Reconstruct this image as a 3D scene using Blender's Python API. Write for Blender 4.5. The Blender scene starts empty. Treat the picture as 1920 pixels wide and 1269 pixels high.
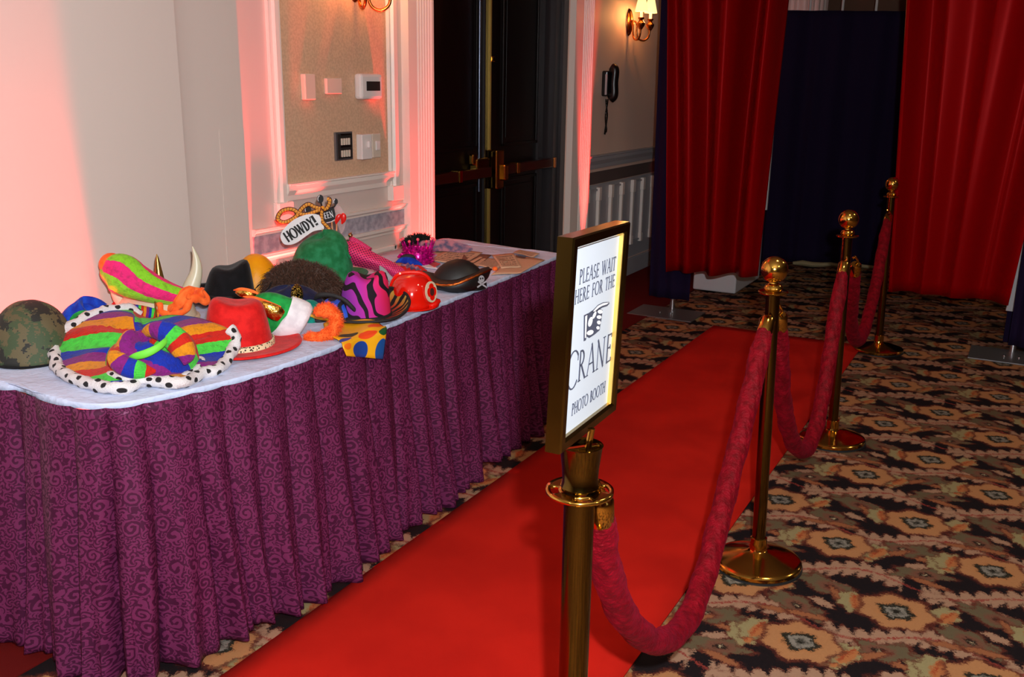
import bpy, bmesh, math, random
import numpy as np
from mathutils import Vector, Matrix
PI = math.pi
sin, cos = math.sin, math.cos
S = bpy.context.scene
COL = S.collection

# ---------------------------------------------------------------- camera
FPX, CX, CY, CAMH = 1780.0, 960.0, 634.5, 1.56
_Z = np.array([100, 6520, 1780.]); _Z /= np.linalg.norm(_Z)
_Y = np.array([1966-960, -(164-634.5), -FPX]); _Y -= _Z*(_Y@_Z); _Y /= np.linalg.norm(_Y)
_X = np.cross(_Y, _Z)
RM = np.array([_X, _Y, _Z])            # camera -> world
CAM = np.array([0, 0, CAMH])
cd = bpy.data.cameras.new('camera'); cam = bpy.data.objects.new('camera', cd); COL.objects.link(cam)
cd.sensor_width = 36; cd.lens = FPX/1920*36; cd.clip_start = 0.05
cam.matrix_world = Matrix(((*RM[0], 0), (*RM[1], 0), (*RM[2], CAMH), (0, 0, 0, 1)))
S.camera = cam

# ---------------------------------------------------------------- exposure, world, lights
S.view_settings.view_transform = 'Standard'; S.view_settings.look = 'None'
S.view_settings.gamma = 1; S.view_settings.use_curve_mapping = False
S.view_settings.exposure = 0.0
W = bpy.data.worlds.new('world'); S.world = W; W.use_nodes = True
W.node_tree.nodes['Background'].inputs[0].default_value = (.9, .75, .6, 1)
W.node_tree.nodes['Background'].inputs[1].default_value = .02

def lamp(name, kind, loc, energy, color, **kw):
    l = bpy.data.lights.new(name, kind); l.energy = energy; l.color = color
    o = bpy.data.objects.new(name, l); COL.objects.link(o); o.location = loc
    aim = kw.pop('aim', None)
    for k, v in kw.items(): setattr(l, k, v)
    if aim is not None:
        o.rotation_euler = (Vector(aim)-Vector(loc)).to_track_quat('-Z', 'Y').to_euler()
    return o
# the photographer's flash, just above the lens
lamp('camera_flash', 'POINT', (0.08, 0.02, CAMH+.17), 370, (.92, .96, 1.0), shadow_soft_size=.022)
# warm ceiling lamps of the room
for cx, cy, e in ((1.6, 1.5, 14), (1.2, 5.0, 9), (-.2, 3.2, 9), (1.8, 8.6, 3), (-1.0, -.8, 12)):
    lamp('ceiling_lamp', 'AREA', (cx, cy, 2.93), e, (1, .74, .5), shape='DISK', size=.22, aim=(cx, cy, 0))
# red uplights on the wall: light of four par cans on the floor
RED = (1, .035, .028)
def uplight(y, x, e, ang, aimx, aimy, bl=.5):
    lamp('uplight_beam', 'SPOT', (x, y, .15), e, RED, spot_size=math.radians(ang), spot_blend=bl, shadow_soft_size=.03, aim=(aimx, aimy, 1.5))
uplight(2.06, -2.59, 620, 29, -2.655, 1.70, .35)
uplight(2.95, -2.79, 800, 38, -2.875, 3.16, .5)
uplight(4.2, -2.74, 560, 34, -2.82, 4.16, .5)
uplight(6.27, -2.745, 900, 18, -2.80, 6.285, .5)

# ---------------------------------------------------------------- pixel rays -> real points
def ray(x, y): return RM@np.array([x-CX, -(y-CY), -FPX])
def pz(x, y, z=0.):
    d = ray(x, y); return CAM+d*((z-CAM[2])/d[2])
def pxx(x, y, X0):
    d = ray(x, y); return CAM+d*(X0/d[0])
def pyy(x, y, Y0):
    d = ray(x, y); return CAM+d*(Y0/d[1])

# ---------------------------------------------------------------- materials
def lin(c):
    return tuple((v/255/12.92 if v/255 <= .04045 else ((v/255+.055)/1.055)**2.4) for v in c)
class E:
    """math-node expression"""
    def __init__(s, nt, v): s.nt = nt; s.v = v
    def _m(s, op, b=None, c=None):
        n = s.nt.nodes.new('ShaderNodeMath'); n.operation = op
        for i, a in enumerate((s, b, c)):
            if a is None: continue
            if isinstance(a, E): s.nt.links.new(a.v, n.inputs[i])
            else: n.inputs[i].default_value = float(a)
        return E(s.nt, n.outputs[0])
    def __add__(s, o): return s._m('ADD', o)
    def __radd__(s, o): return s._m('ADD', o)
    def __sub__(s, o): return s._m('SUBTRACT', o)
    def __rsub__(s, o): return (s*-1)._m('ADD', o)
    def __mul__(s, o): return s._m('MULTIPLY', o)
    def __rmul__(s, o): return s._m('MULTIPLY', o)
    def __truediv__(s, o): return s._m('DIVIDE', o)
    def sin(s): return s._m('SINE')
    def abs(s): return s._m('ABSOLUTE')
    def fract(s): return s._m('FRACT')
    def floor(s): return s._m('FLOOR')
    def wrap(s): return (s+.5)._m('FRACT')-.5
    def sqrt(s): return s._m('SQRT')
    def pow(s, p): return s._m('POWER', p)
    def min(s, o): return s._m('MINIMUM', o)
    def max(s, o): return s._m('MAXIMUM', o)
    def gt(s, o): return s._m('GREATER_THAN', o)
    def lt(s, o): return s._m('LESS_THAN', o)
    def atan2(s, o): return s._m('ARCTAN2', o)
    def ss(s, a, b):
        n = s.nt.nodes.new('ShaderNodeMapRange'); n.interpolation_type = 'SMOOTHSTEP'
        s.nt.links.new(s.v, n.inputs[0]); n.inputs[1].default_value = a; n.inputs[2].default_value = b
        return E(s.nt, n.outputs[0])
class M:
    """material under construction"""
    def __init__(s, name, color=(128, 128, 128), rough=.6, metal=0., **kw):
        s.m = bpy.data.materials.new(name); s.m.use_nodes = True; s.nt = s.m.node_tree
        s.b = s.nt.nodes['Principled BSDF']
        s.set('Base Color', (*lin(color), 1)); s.set('Roughness', rough); s.set('Metallic', metal)
        for k, v in kw.items(): s.set(k.replace('_', ' '), v)
    def set(s, k, v):
        i = s.b.inputs[k]
        if isinstance(v, E): s.nt.links.new(v.v, i)
        elif isinstance(v, bpy.types.NodeSocket): s.nt.links.new(v, i)
        else: i.default_value = v
        return s
    def coord(s, kind='Object'):
        n = s.nt.nodes.new('ShaderNodeTexCoord'); return n.outputs[kind]
    def xyz(s, sock):
        n = s.nt.nodes.new('ShaderNodeSeparateXYZ'); s.nt.links.new(sock, n.inputs[0])
        return [E(s.nt, n.outputs[i]) for i in range(3)]
    def comb(s, x, y, z=0.):
        n = s.nt.nodes.new('ShaderNodeCombineXYZ')
        for i, a in enumerate((x, y, z)):
            if isinstance(a, E): s.nt.links.new(a.v, n.inputs[i])
            else: n.inputs[i].default_value = a
        return n.outputs[0]
    def noise(s, sock, scale, detail=2., rough=.5, col=False):
        n = s.nt.nodes.new('ShaderNodeTexNoise'); s.nt.links.new(sock, n.inputs['Vector'])
        n.inputs['Scale'].default_value = scale; n.inputs['Detail'].default_value = detail; n.inputs['Roughness'].default_value = rough
        return n.outputs['Color'] if col else E(s.nt, n.outputs[0])
    def voro(s, sock, scale, out='Distance', feature='F1', rnd=1.):
        n = s.nt.nodes.new('ShaderNodeTexVoronoi'); n.feature = feature; s.nt.links.new(sock, n.inputs['Vector'])
        n.inputs['Scale'].default_value = scale; n.inputs['Randomness'].default_value = rnd
        return n.outputs['Color'] if out == 'Color' else E(s.nt, n.outputs[out])
    def mix(s, f, a, b):
        n = s.nt.nodes.new('ShaderNodeMix'); n.data_type = 'RGBA'
        for i, v in ((0, f), (6, a), (7, b)):
            if isinstance(v, E): s.nt.links.new(v.v, n.inputs[i])
            elif isinstance(v, bpy.types.NodeSocket): s.nt.links.new(v, n.inputs[i])
            elif isinstance(v, tuple): n.inputs[i].default_value = (*lin(v), 1)
            else: n.inputs[i].default_value = v
        return n.outputs[2]
    def ramp(s, f, stops, const=False):
        n = s.nt.nodes.new('ShaderNodeValToRGB'); s.nt.links.new(f.v, n.inputs[0])
        r = n.color_ramp; r.interpolation = 'CONSTANT' if const else 'LINEAR'
        while len(r.elements) < len(stops): r.elements.new(.5)
        for e, (p, c) in zip(r.elements, stops): e.position = p; e.color = (*lin(c), 1)
        return n.outputs[0]
    def bump(s, h, strength=.3, dist=.01):
        n = s.nt.nodes.new('ShaderNodeBump'); s.nt.links.new(h.v, n.inputs['Height'])
        n.inputs['Strength'].default_value = strength; n.inputs['Distance'].default_value = dist
        s.set('Normal', n.outputs[0]); return s
    def grain(s, scale=400, strength=.15, dist=.002, detail=2):
        return s.bump(s.noise(s.coord(), scale, detail), strength, dist)
    def mottle(s, c1, c2, scale=60, detail=3, a=.35, b=.65):
        s.set('Base Color', s.mix(s.noise(s.coord(), scale, detail).ss(a, b), c1, c2)); return s

MT = {}
def mk(key, *a, **k): MT[key] = M(key, *a, **k); return MT[key]
mk('wall_paint', (214, 197, 188), .55).grain(350, .12, .001)
mk('wall_far', (226, 196, 178), .6).grain(300, .1, .001)
mk('trim_paint', (236, 226, 216), .4).grain(200, .05, .001)
mk('trim_grey', (168, 168, 172), .45).grain(200, .05, .001)
m = mk('wallpaper', (190, 150, 110), .6); m.mottle((218, 182, 150), (204, 168, 138), 90, 5); m.grain(260, .2, .001)
m = mk('marble_band', (165, 160, 175), .5); m.mottle((150, 146, 158), (182, 176, 186), 30, 5)
mk('dark_band', (98, 84, 80), .5)
mk('ceiling_paint', (150, 140, 128), .8)
mk('door_wood', (14, 6, 5), .34, Specular_IOR_Level=.25).grain(60, .06, .001)
mk('door_edge', (44, 40, 42), .35)
mk('steel_dark', (90, 95, 110), .3, 1.)
mk('oxblood_bar', (52, 14, 9), .22)
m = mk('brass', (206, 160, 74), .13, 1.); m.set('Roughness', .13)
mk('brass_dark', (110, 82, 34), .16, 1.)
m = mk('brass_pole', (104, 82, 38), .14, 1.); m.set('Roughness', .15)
mk('brass_frame', (142, 116, 58), .13, 1.)
mk('brass_lip', (232, 190, 100), .35, .8)
mk('rubber', (26, 26, 28), .6)
mk('chrome', (215, 215, 220), .2, 1.)
mk('plate_steel', (120, 120, 122), .42, .7)
mk('white_plastic', (226, 220, 216), .4)
mk('ivory_plastic', (214, 200, 182), .4)
mk('black_plastic', (14, 10, 10), .3)
mk('lcd', (45, 42, 40), .25)
mk('bronze', (120, 62, 36), .3, .8)
mk('antique_brass', (190, 112, 52), .25, 1.)
mk('paper', (196, 203, 212), .6)
mk('ink', (66, 70, 88), .7)
mk('ink_black', (20, 18, 20), .7)
mk('white_print', (235, 232, 235), .6)
m = mk('red_carpet', (205, 26, 10), .95, Specular_IOR_Level=.1)
m.set('Base Color', m.mix(m.noise(m.coord(), 3, 4).ss(.3, .7), (176, 24, 14), (194, 30, 18))); m.grain(700, .5, .003, 3)
m = mk('border_carpet', (92, 14, 12), .95, Specular_IOR_Level=.1); m.grain(500, .5, .003)
m = mk('velvet_rope', (150, 6, 26), .6, Specular_IOR_Level=.15, Sheen_Weight=.1, Sheen_Roughness=.3, Sheen_Tint=(.9, .03, .12, 1), )
m.mottle((92, 0, 10), (128, 2, 22), 45, 5, .3, .7); m.bump(m.noise(m.coord(), 160, 3), .7, .006)
m = mk('satin_red', (124, 2, 5), .36, Specular_IOR_Level=.35, Specular_Tint=(1, .07, .07, 1)); m.grain(900, .05, .001)
m = mk('navy_drape', (24, 12, 42), .9, Specular_IOR_Level=.15); m.grain(300, .3, .002)
m = mk('cloth_white', (194, 204, 232), .8); m.bump(m.noise(m.coord(), 5, 5, .6), .8, .03)
mk('tan_cloth', (150, 135, 100), .8).grain(90, .3, .004)
# damask skirt
m = mk('damask', (120, 40, 96), .5, Specular_IOR_Level=.25, Specular_Tint=(1, .6, .85, 1))
u, v, _ = m.xyz(m.coord('UV'))
w1 = m.comb(u, v)
nz = m.noise(w1, 26, 2, col=True)
nx, ny, _2 = m.xyz(nz)
wu = u+(nx-.5)*.02; wv = v+(ny-.5)*.02
wp = m.comb(wu, wv)
def curls(scale, k, arms, off):
    n = m.nt.nodes.new('ShaderNodeTexVoronoi'); n.inputs['Scale'].default_value = scale; n.inputs['Randomness'].default_value = .7
    q = m.comb(wu+off, wv); m.nt.links.new(q, n.inputs['Vector'])
    qx, qy, _ = m.xyz(n.outputs['Position']); dx = wu+off-qx; dy = wv-qy; d = E(m.nt, n.outputs['Distance'])
    cc_ = (m.xyz(n.outputs['Color'])[0]*6)
    return (d*k+dy.atan2(dx)*arms+cc_).sin(), d
s1, d1 = curls(22, 24, 1, 0.); s3, d3 = curls(42, 16, 3, 3.3)
ang = s1*(d1.lt(.52))+s3*.9*(1-d1.lt(.52))
med = ((u*PI*2/.12).sin()*(v*PI*2/.17).sin())
pat = (ang*.8+s3*.2+med*.3+(m.noise(wp, 70, 2)-.5)*1.2)
fac = pat.ss(-.1, .15)
m.set('Base Color', m.mix(fac, (62, 16, 44), (102, 38, 75)))
m.set('Roughness', .62-fac*.2)
m.bump(fac+m.noise(w1, 500, 1)*.3, .25, .0015)
# ---- patterned carpet: repeating flowers, leaves and scrolls on black
m = mk('floral_carpet', (20, 18, 24), .95, Specular_IOR_Level=.08)
X, Y, Z_ = m.xyz(m.coord())
nc = m.noise(m.comb(X, Y), 75, 5, .75, col=True); a_, b_, _ = m.xyz(nc)
X = X+(a_-.5)*.04+.187; Y = Y+(b_-.5)*.04-2.853
nc2 = m.noise(m.comb(X, Y), 170, 3, .7, col=True); a2_, b2_, _ = m.xyz(nc2); X = X+(a2_-.5)*.045; Y = Y+(b2_-.5)*.045
# lattice v1=(.487,.053) v2=(-.018,.69)
det = .487*.69+.053*.018
A = (X*.69+Y*.018)/det; B = (Y*.487-X*.053)/det
fine = m.noise(m.comb(X, Y), 230, 2)
def rel(ox, oy):
    a0 = (ox*.69+oy*.018)/det; b0 = (oy*.487-ox*.053)/det
    da = (A-a0).wrap(); db = (B-b0).wrap()
    return da*.487-db*.018, da*.053+db*.69
col = m.mix(.0, (17, 15, 20), (17, 15, 20))
RB, TAN, PEACH, GREY, OLIVE = (92, 40, 30), (172, 122, 80), (160, 126, 102), (126, 122, 114), (96, 86, 64)
def ell(ox, oy, rx, ry, th, serr=.12, k=7):
    dx, dy = rel(ox, oy); c, s_ = cos(th), sin(th)
    ex = (dx*c+dy*s_)/rx; ey = (dy*c-dx*s_)/ry
    r = (ex*ex+ey*ey).sqrt()
    if serr: r = r*(1+serr*(ey.atan2(ex)*k).sin())
    return r, ex, ey
def layer(d, c1, soft=.04, edge=None):
    """d<1 inside"""
    global col
    if edge: col = m.mix((d*-1).ss(-1.0-edge, -.98), col, RB)
    col = m.mix((d*-1).ss(-1+(-soft if not edge else -.02), -1+soft+(-.0)), col, c1)
# garlands (leafy scrolls)
for (yo, ph) in ((-.165, 0.), (.19, PI)):
    a = A; lx = (a*2*PI+ph)
    yc = lx.sin()*.045+yo+A*.053
    bw = ((Y-yc)/.69).wrap()*.69
    wd = (((a*2*PI*5.5)+(bw.abs()*26)).sin().abs().pow(.7)*.050+.012)
    d = bw.abs()/wd
    gap = (lx*1.+1.2).sin().gt(-.93)
    d = d+(1-gap)*3
    col = m.mix(((d*-1).ss(-1.15, -1.0)), col, RB)
    col = m.mix(((d*-1).ss(-1.0, -.85)), col, PEACH)
    col = m.mix(((bw.abs()*-1).ss(-.006, -.003)), col, (140, 56, 48))
# little pink leaves
for (ox, oy, th) in ((.02, .335, .5), (-.21, -.06, -.4), (.09, .16, .3), (.3, .13, -.2)):
    r, ex, ey = ell(ox, oy, .04, .018, th, .15, 5); layer(r, PEACH, .08, .25)
# olive flowers
for (ox, oy, th, fl) in ((-.231, .064, -.5, 1), (.213, -.07, -.45, -1), (.0, -.24, .35, 1), (.04, .284, .35, 1), (-.286, -.11, 2.6, -1), (.27, .107, -.3, 1), (-.02, .445, .2, -1)):
    r, ex, ey = ell(ox, oy, .088, .043, th, .22, 5); layer(r, OLIVE, .1, .22)
    r2 = (((ex-.15*fl)*(ex-.15*fl)*9)+(ey*ey*5)).sqrt()
    col = m.mix((r2*-1).ss(-2.0, -1.1), col, (112, 74, 58))
    col = m.mix((r2*-1).ss(-.85, -.6), col, (36, 26, 22)); col = m.mix((r2*-1).ss(-.3, -.15), col, (190, 175, 140))
    r3, e3, f3 = ell(ox+.05*fl*cos(th+.6), oy-.048, .06, .014, th-.6*fl, .1, 6); layer(r3, (146, 92, 60), .1, .5)
# leaves
for (ox, oy, th) in ((.129, .044, 1.1), (-.13, -.007, 1.8), (.37, -.29, 1.2), (.106, -.3, 1.9), (-.12, .374, 1.2), (-.358, -.31, 1.4)):
    r, ex, ey = ell(ox, oy, .062, .04, th, .16, 6); layer(r, (146, 136, 96), .08, .2)
    r4 = (((ey+.35)*(ey+.35)*3)+(ex*ex*1.3)).sqrt(); col = m.mix((r4*-1).ss(-.95, -.8), col, (172, 108, 64))
    col = m.mix(((ey+.2).abs()*-1+(r*-1).ss(-.8, -.7)*.0).ss(-.1, -.04)*(r*-1).ss(-.8, -.7), col, (150, 60, 34))
# big tan flowers
for (ox, oy) in ((0, 0), (.248, .43)):
    r, ex, ey = ell(ox, oy, .106, .100, .3, .09, 7); layer(r, TAN, .08, .22)
    col = m.mix((r*-1).ss(-.62, -.5)*.4, col, (178, 118, 70))
    rd = r*(1+.12*(ey.atan2(ex)*4+.8).sin()); col = m.mix((rd*-1).ss(-.52, -.45), col, (34, 36, 28))
    rr = r*(1+.35*(ey.atan2(ex)*4).sin())
    col = m.mix((rd*-1).ss(-.34, -.29), col, (132, 128, 118)); col = m.mix((rr*-1).ss(-.2, -.12)*.7, col, (44, 46, 38)); col = m.mix((r*-1).ss(-.12, -.07), col, (28, 30, 24))
col = m.mix((fine).ss(.3, .7)*.25, col, (60, 44, 38))
m.set('Base Color', col); m.bump(m.noise(m.coord(), 600, 2), .4, .003)

# hat fabrics
def velvet(key, c, c2=None, rough=.8, sheen=.08):
    m = mk(key, c, rough, Sheen_Weight=sheen, Sheen_Roughness=.4, Specular_IOR_Level=.25)
    m.mottle(c, c2 or tuple(min(255, int(q*1.25+8)) for q in c), 35, 4); m.bump(m.noise(m.coord(), 260, 3), .35, .003); return m
velvet('green_felt', (22, 108, 60), (40, 132, 84)); velvet('green_velvet', (14, 120, 48), (30, 160, 70)); velvet('black_felt', (9, 9, 12), (18, 18, 22), .9, .1)
velvet('red_felt', (188, 14, 14), (214, 26, 24)); velvet('navy_felt', (16, 22, 52), (24, 30, 66)); velvet('teal_felt', (0, 104, 90)); velvet('yellow_plastic', (236, 150, 10), (240, 158, 14), .3, 0)
velvet('blue_velvet', (10, 40, 150), (20, 70, 190)); velvet('orange_velvet', (240, 92, 30), (255, 120, 50)); velvet('white_fur', (214, 208, 214), (232, 228, 232))
mk('orange_fur', (240, 90, 12), .8); mk('brown_fur', (74, 50, 38), .6); mk('brown_fur_under', (24, 15, 11), .9)
mk('cream_plastic', (206, 188, 160), .4); mk('horn', (205, 200, 172), .35); mk('lime_trim', (110, 215, 60), .6)
mk('gold_foil', (214, 158, 70), .22, 1.).grain(120, .5, .004); mk('gold_cone', (150, 120, 62), .3, .9)
mk('red_gloss', (222, 22, 8), .12, Coat_Weight=.6); mk('leather_black', (16, 15, 16), .5).grain(120, .2, .002)
m = mk('sequin_gold', (190, 150, 60), .2, 1.); q_ = m.voro(m.coord(), 240).ss(.2, .6); m.set('Base Color', m.mix(q_, (225, 190, 90), (16, 12, 10))); m.bump(m.noise(m.coord(), 200, 2), 1., .01)
def stripes(key, cols, rough=.75, sheen=.08):
    m = mk(key, cols[0], rough, Sheen_Weight=sheen, Specular_IOR_Level=.25)
    u, v, _ = m.xyz(m.coord('UV')); n = len(cols)
    r_ = m.ramp((u+(m.noise(m.coord(), 60, 3)-.5)*.05).fract(), [(i/n, c) for i, c in enumerate(cols)], True); m.set('Base Color', m.mix(m.noise(m.coord(), 70, 4).ss(.45, .75)*.35, r_, tuple(int(sum(q)/n*.35) for q in zip(*cols)))); m.bump(m.noise(m.coord(), 160, 4), .7, .006); return m
RB5 = [(192, 28, 12), (214, 134, 10), (126, 20, 116), (12, 42, 160), (70, 196, 62)]
stripes('rainbow_velvet', RB5)
stripes('neon_velvet', [(146, 214, 48), (232, 38, 108), (134, 206, 38), (232, 38, 118)])
m = mk('spotted_fur', (220, 215, 218), .9)
u, v, _ = m.xyz(m.coord('UV')); k_ = (u*31).floor(); e1 = (u*31).wrap()*.95+(k_*.71).sin()*.12; e2 = ((v*3+(k_*.618).fract()).wrap())*1.0; e1 = (u*31).fract()-.5+(k_*2.1).sin()*.15
vd = (e1*e1*1.1+e2*e2*1.3).sqrt()+(m.noise(m.coord(), 90, 2)-.5)*.12; m.set('Base Color', m.mix(vd.ss(.23, .29), (24, 20, 22), (218, 212, 214))); m.bump(m.noise(m.coord(), 300, 3), .8, .004)
m = mk('leopard_band', (215, 195, 150), .7); vd = m.voro(m.coord(), 130); m.set('Base Color', m.mix(vd.ss(.3, .4), (26, 18, 14), (226, 208, 168)))
m = mk('digital_camo', (70, 72, 50), .75)
cx_, cy_, cz_ = m.xyz(m.coord()); snap = m.comb((cx_*260).floor()/260, (cy_*260).floor()/260, (cz_*260).floor()/260)
n1 = m.noise(snap, 14, 4, .65); n2 = m.noise(m.comb((cx_*260+70).floor()/260, (cz_*260).floor()/260, (cy_*260).floor()/260), 17, 4, .65)
c_ = m.mix(n1.gt(.5), (92, 82, 56), (60, 74, 48)); c_ = m.mix(n2.gt(.55), c_, (34, 34, 30)); c_ = m.mix(n1.gt(.6), c_, (88, 78, 52)); m.set('Base Color', c_); m.grain(500, .2, .002)
m = mk('purple_zebra', (150, 40, 130), .8, Specular_IOR_Level=.2)
px_, py_, pz_ = m.xyz(m.coord())
wob = m.noise(m.coord(), 9, 1)
zz = ((px_*90+pz_*85+wob*24).sin()).ss(.25, .35)
gr = (px_*6+.55+pz_*1.2)
m.set('Base Color', m.mix(zz, m.ramp(gr, [(0, (96, 54, 160)), (.5, (170, 44, 160)), (1, (225, 36, 90))]), (30, 20, 30)))
m = mk('blue_zebra', (20, 60, 170), .7); wob = m.noise(m.coord(), 12, 1); px_, py_, pz_ = m.xyz(m.coord()); m.set('Base Color', m.mix(((px_*80+pz_*60+wob*22).sin()).ss(.0, .2), (22, 76, 190), (10, 10, 26)))
m = mk('tiger_brim', (120, 50, 20), .7); u, v, _ = m.xyz(m.coord('UV')); wob = m.noise(m.coord(), 20, 1)
m.set('Base Color', m.mix(((u*2*PI*26+wob*8).sin()).ss(-.3, .0), m.ramp(v, [(0, (60, 10, 50)), (.5, (190, 60, 20)), (1, (190, 160, 60))]), (14, 8, 10)))
m = mk('pink_sequins', (235, 40, 115), .35, .0)
u, v, _ = m.xyz(m.coord('UV')); du = (u*64+v*34).wrap(); dv = (u*64-v*34).wrap(); dd = (du*du+dv*dv).sqrt()
m.set('Base Color', m.mix(dd.ss(.27, .33), (110, 10, 66), (245, 56, 124))); m.bump(m.noise(m.coord(), 220, 2), .8, .006)
mk('grey_lining', (150, 148, 152), .7); mk('bell_metal', (190, 150, 110), .2, 1.)
m = mk('magenta_tinsel', (232, 16, 150), .2, .6); m.mottle((240, 20, 170), (160, 10, 110), 90)
mk('pink_bead', (250, 90, 110), .3); mk('dark_feather', (16, 20, 18), .8)
m = mk('purple_hair', (150, 90, 110), .5); m.mottle((184, 112, 124), (84, 72, 104), 30, 2)
m = mk('newsprint', (214, 168, 140), .7)
def print_lines(key, paper, ink, su, sv, lo=.05):
    m = mk(key, paper, .7); u, v, _ = m.xyz(m.coord('UV'))
    rows = (v*sv).fract(); letters = m.noise(m.comb(u*su, (v*sv).floor()*3.7), 6, 1)
    f = rows.gt(.35)*letters.gt(.47)*u.gt(lo+.06)*u.lt(.92-lo)*v.gt(lo+.04)*v.lt(.94-lo)
    m.set('Base Color', m.mix(f*.75, paper, ink)); return m
print_lines('kraft_print', (206, 170, 140), (60, 40, 36), 10, 7)
print_lines('kraft_print_small', (198, 162, 134), (60, 50, 48), 20, 22)
mk('kraft_dark', (120, 78, 60), .7); mk('kraft_plain', (200, 158, 128), .7)
# yellow cloth with big dots: (u, v, ru, rv, colour)
m = mk('dotted_satin', (236, 170, 20), .45); u, v, _ = m.xyz(m.coord('UV')); c_ = m.mix(0., (236, 170, 20), (236, 170, 20))
for (du, dv, ru, rv, cc) in ((.28, .86, .2, .1, (34, 60, 20)), (.86, .86, .16, .12, (240, 90, 24)), (.58, .5, .19, .2, (236, 70, 20)), (.4, .12, .19, .17, (26, 66, 150)), (.94, .45, .14, .16, (20, 84, 40)), (.9, .08, .15, .16, (22, 80, 150)), (.1, .66, .14, .06, (30, 60, 140)), (.1, .3, .08, .12, (236, 110, 20))):
    e1 = (u-du)/ru; e2 = (v-dv)/rv; c_ = m.mix(((e1*e1+e2*e2).sqrt()*-1).ss(-1.04, -.98), c_, cc)
m.set('Base Color', c_)
m = mk('bumble_cloth', (20, 18, 16), .6); m.set('Base Color', m.mix(m.voro(m.coord(), 34).ss(.3, .36), (232, 160, 16), (18, 16, 18)))
mk('yellow_trim', (236, 178, 30), .5)
m = mk('rope_print', (226, 150, 30), .6); u, v, _ = m.xyz(m.coord('UV')); m.set('Base Color', m.mix(((u*1.+v*.6).fract()).gt(.8), (226, 150, 32), (110, 40, 16)))
mk('maroon_outline', (66, 14, 12), .6); mk('wood_stick', (214, 160, 110), .6); mk('clear_plastic', (214, 190, 190), .1, Alpha=.35)
mk('lip_red', (226, 30, 22), .3); mk('badge_cream', (206, 190, 160), .5); mk('badge_dark', (70, 30, 24), .5)
m = mk('shade_fabric', (240, 200, 120), .8); m.set('Emission Color', (1, .72, .26, 1)); m.set('Emission Strength', 1.6)
m = mk('candle_tube', (255, 225, 170), .5); m.set('Emission Color', (1, .72, .32, 1)); m.set('Emission Strength', 1.2)
m = mk('lamp_glass', (255, 230, 190), .4); m.set('Emission Color', (1, .8, .55, 1)); m.set('Emission Strength', 3.)
mk('grid_wire', (225, 222, 220), .5); mk('white_panel', (205, 200, 200), .55); mk('brown_wall', (96, 66, 44), .7)
mk('par_black', (18, 18, 20), .5)
def mat(k): return MT[k].m

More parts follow.
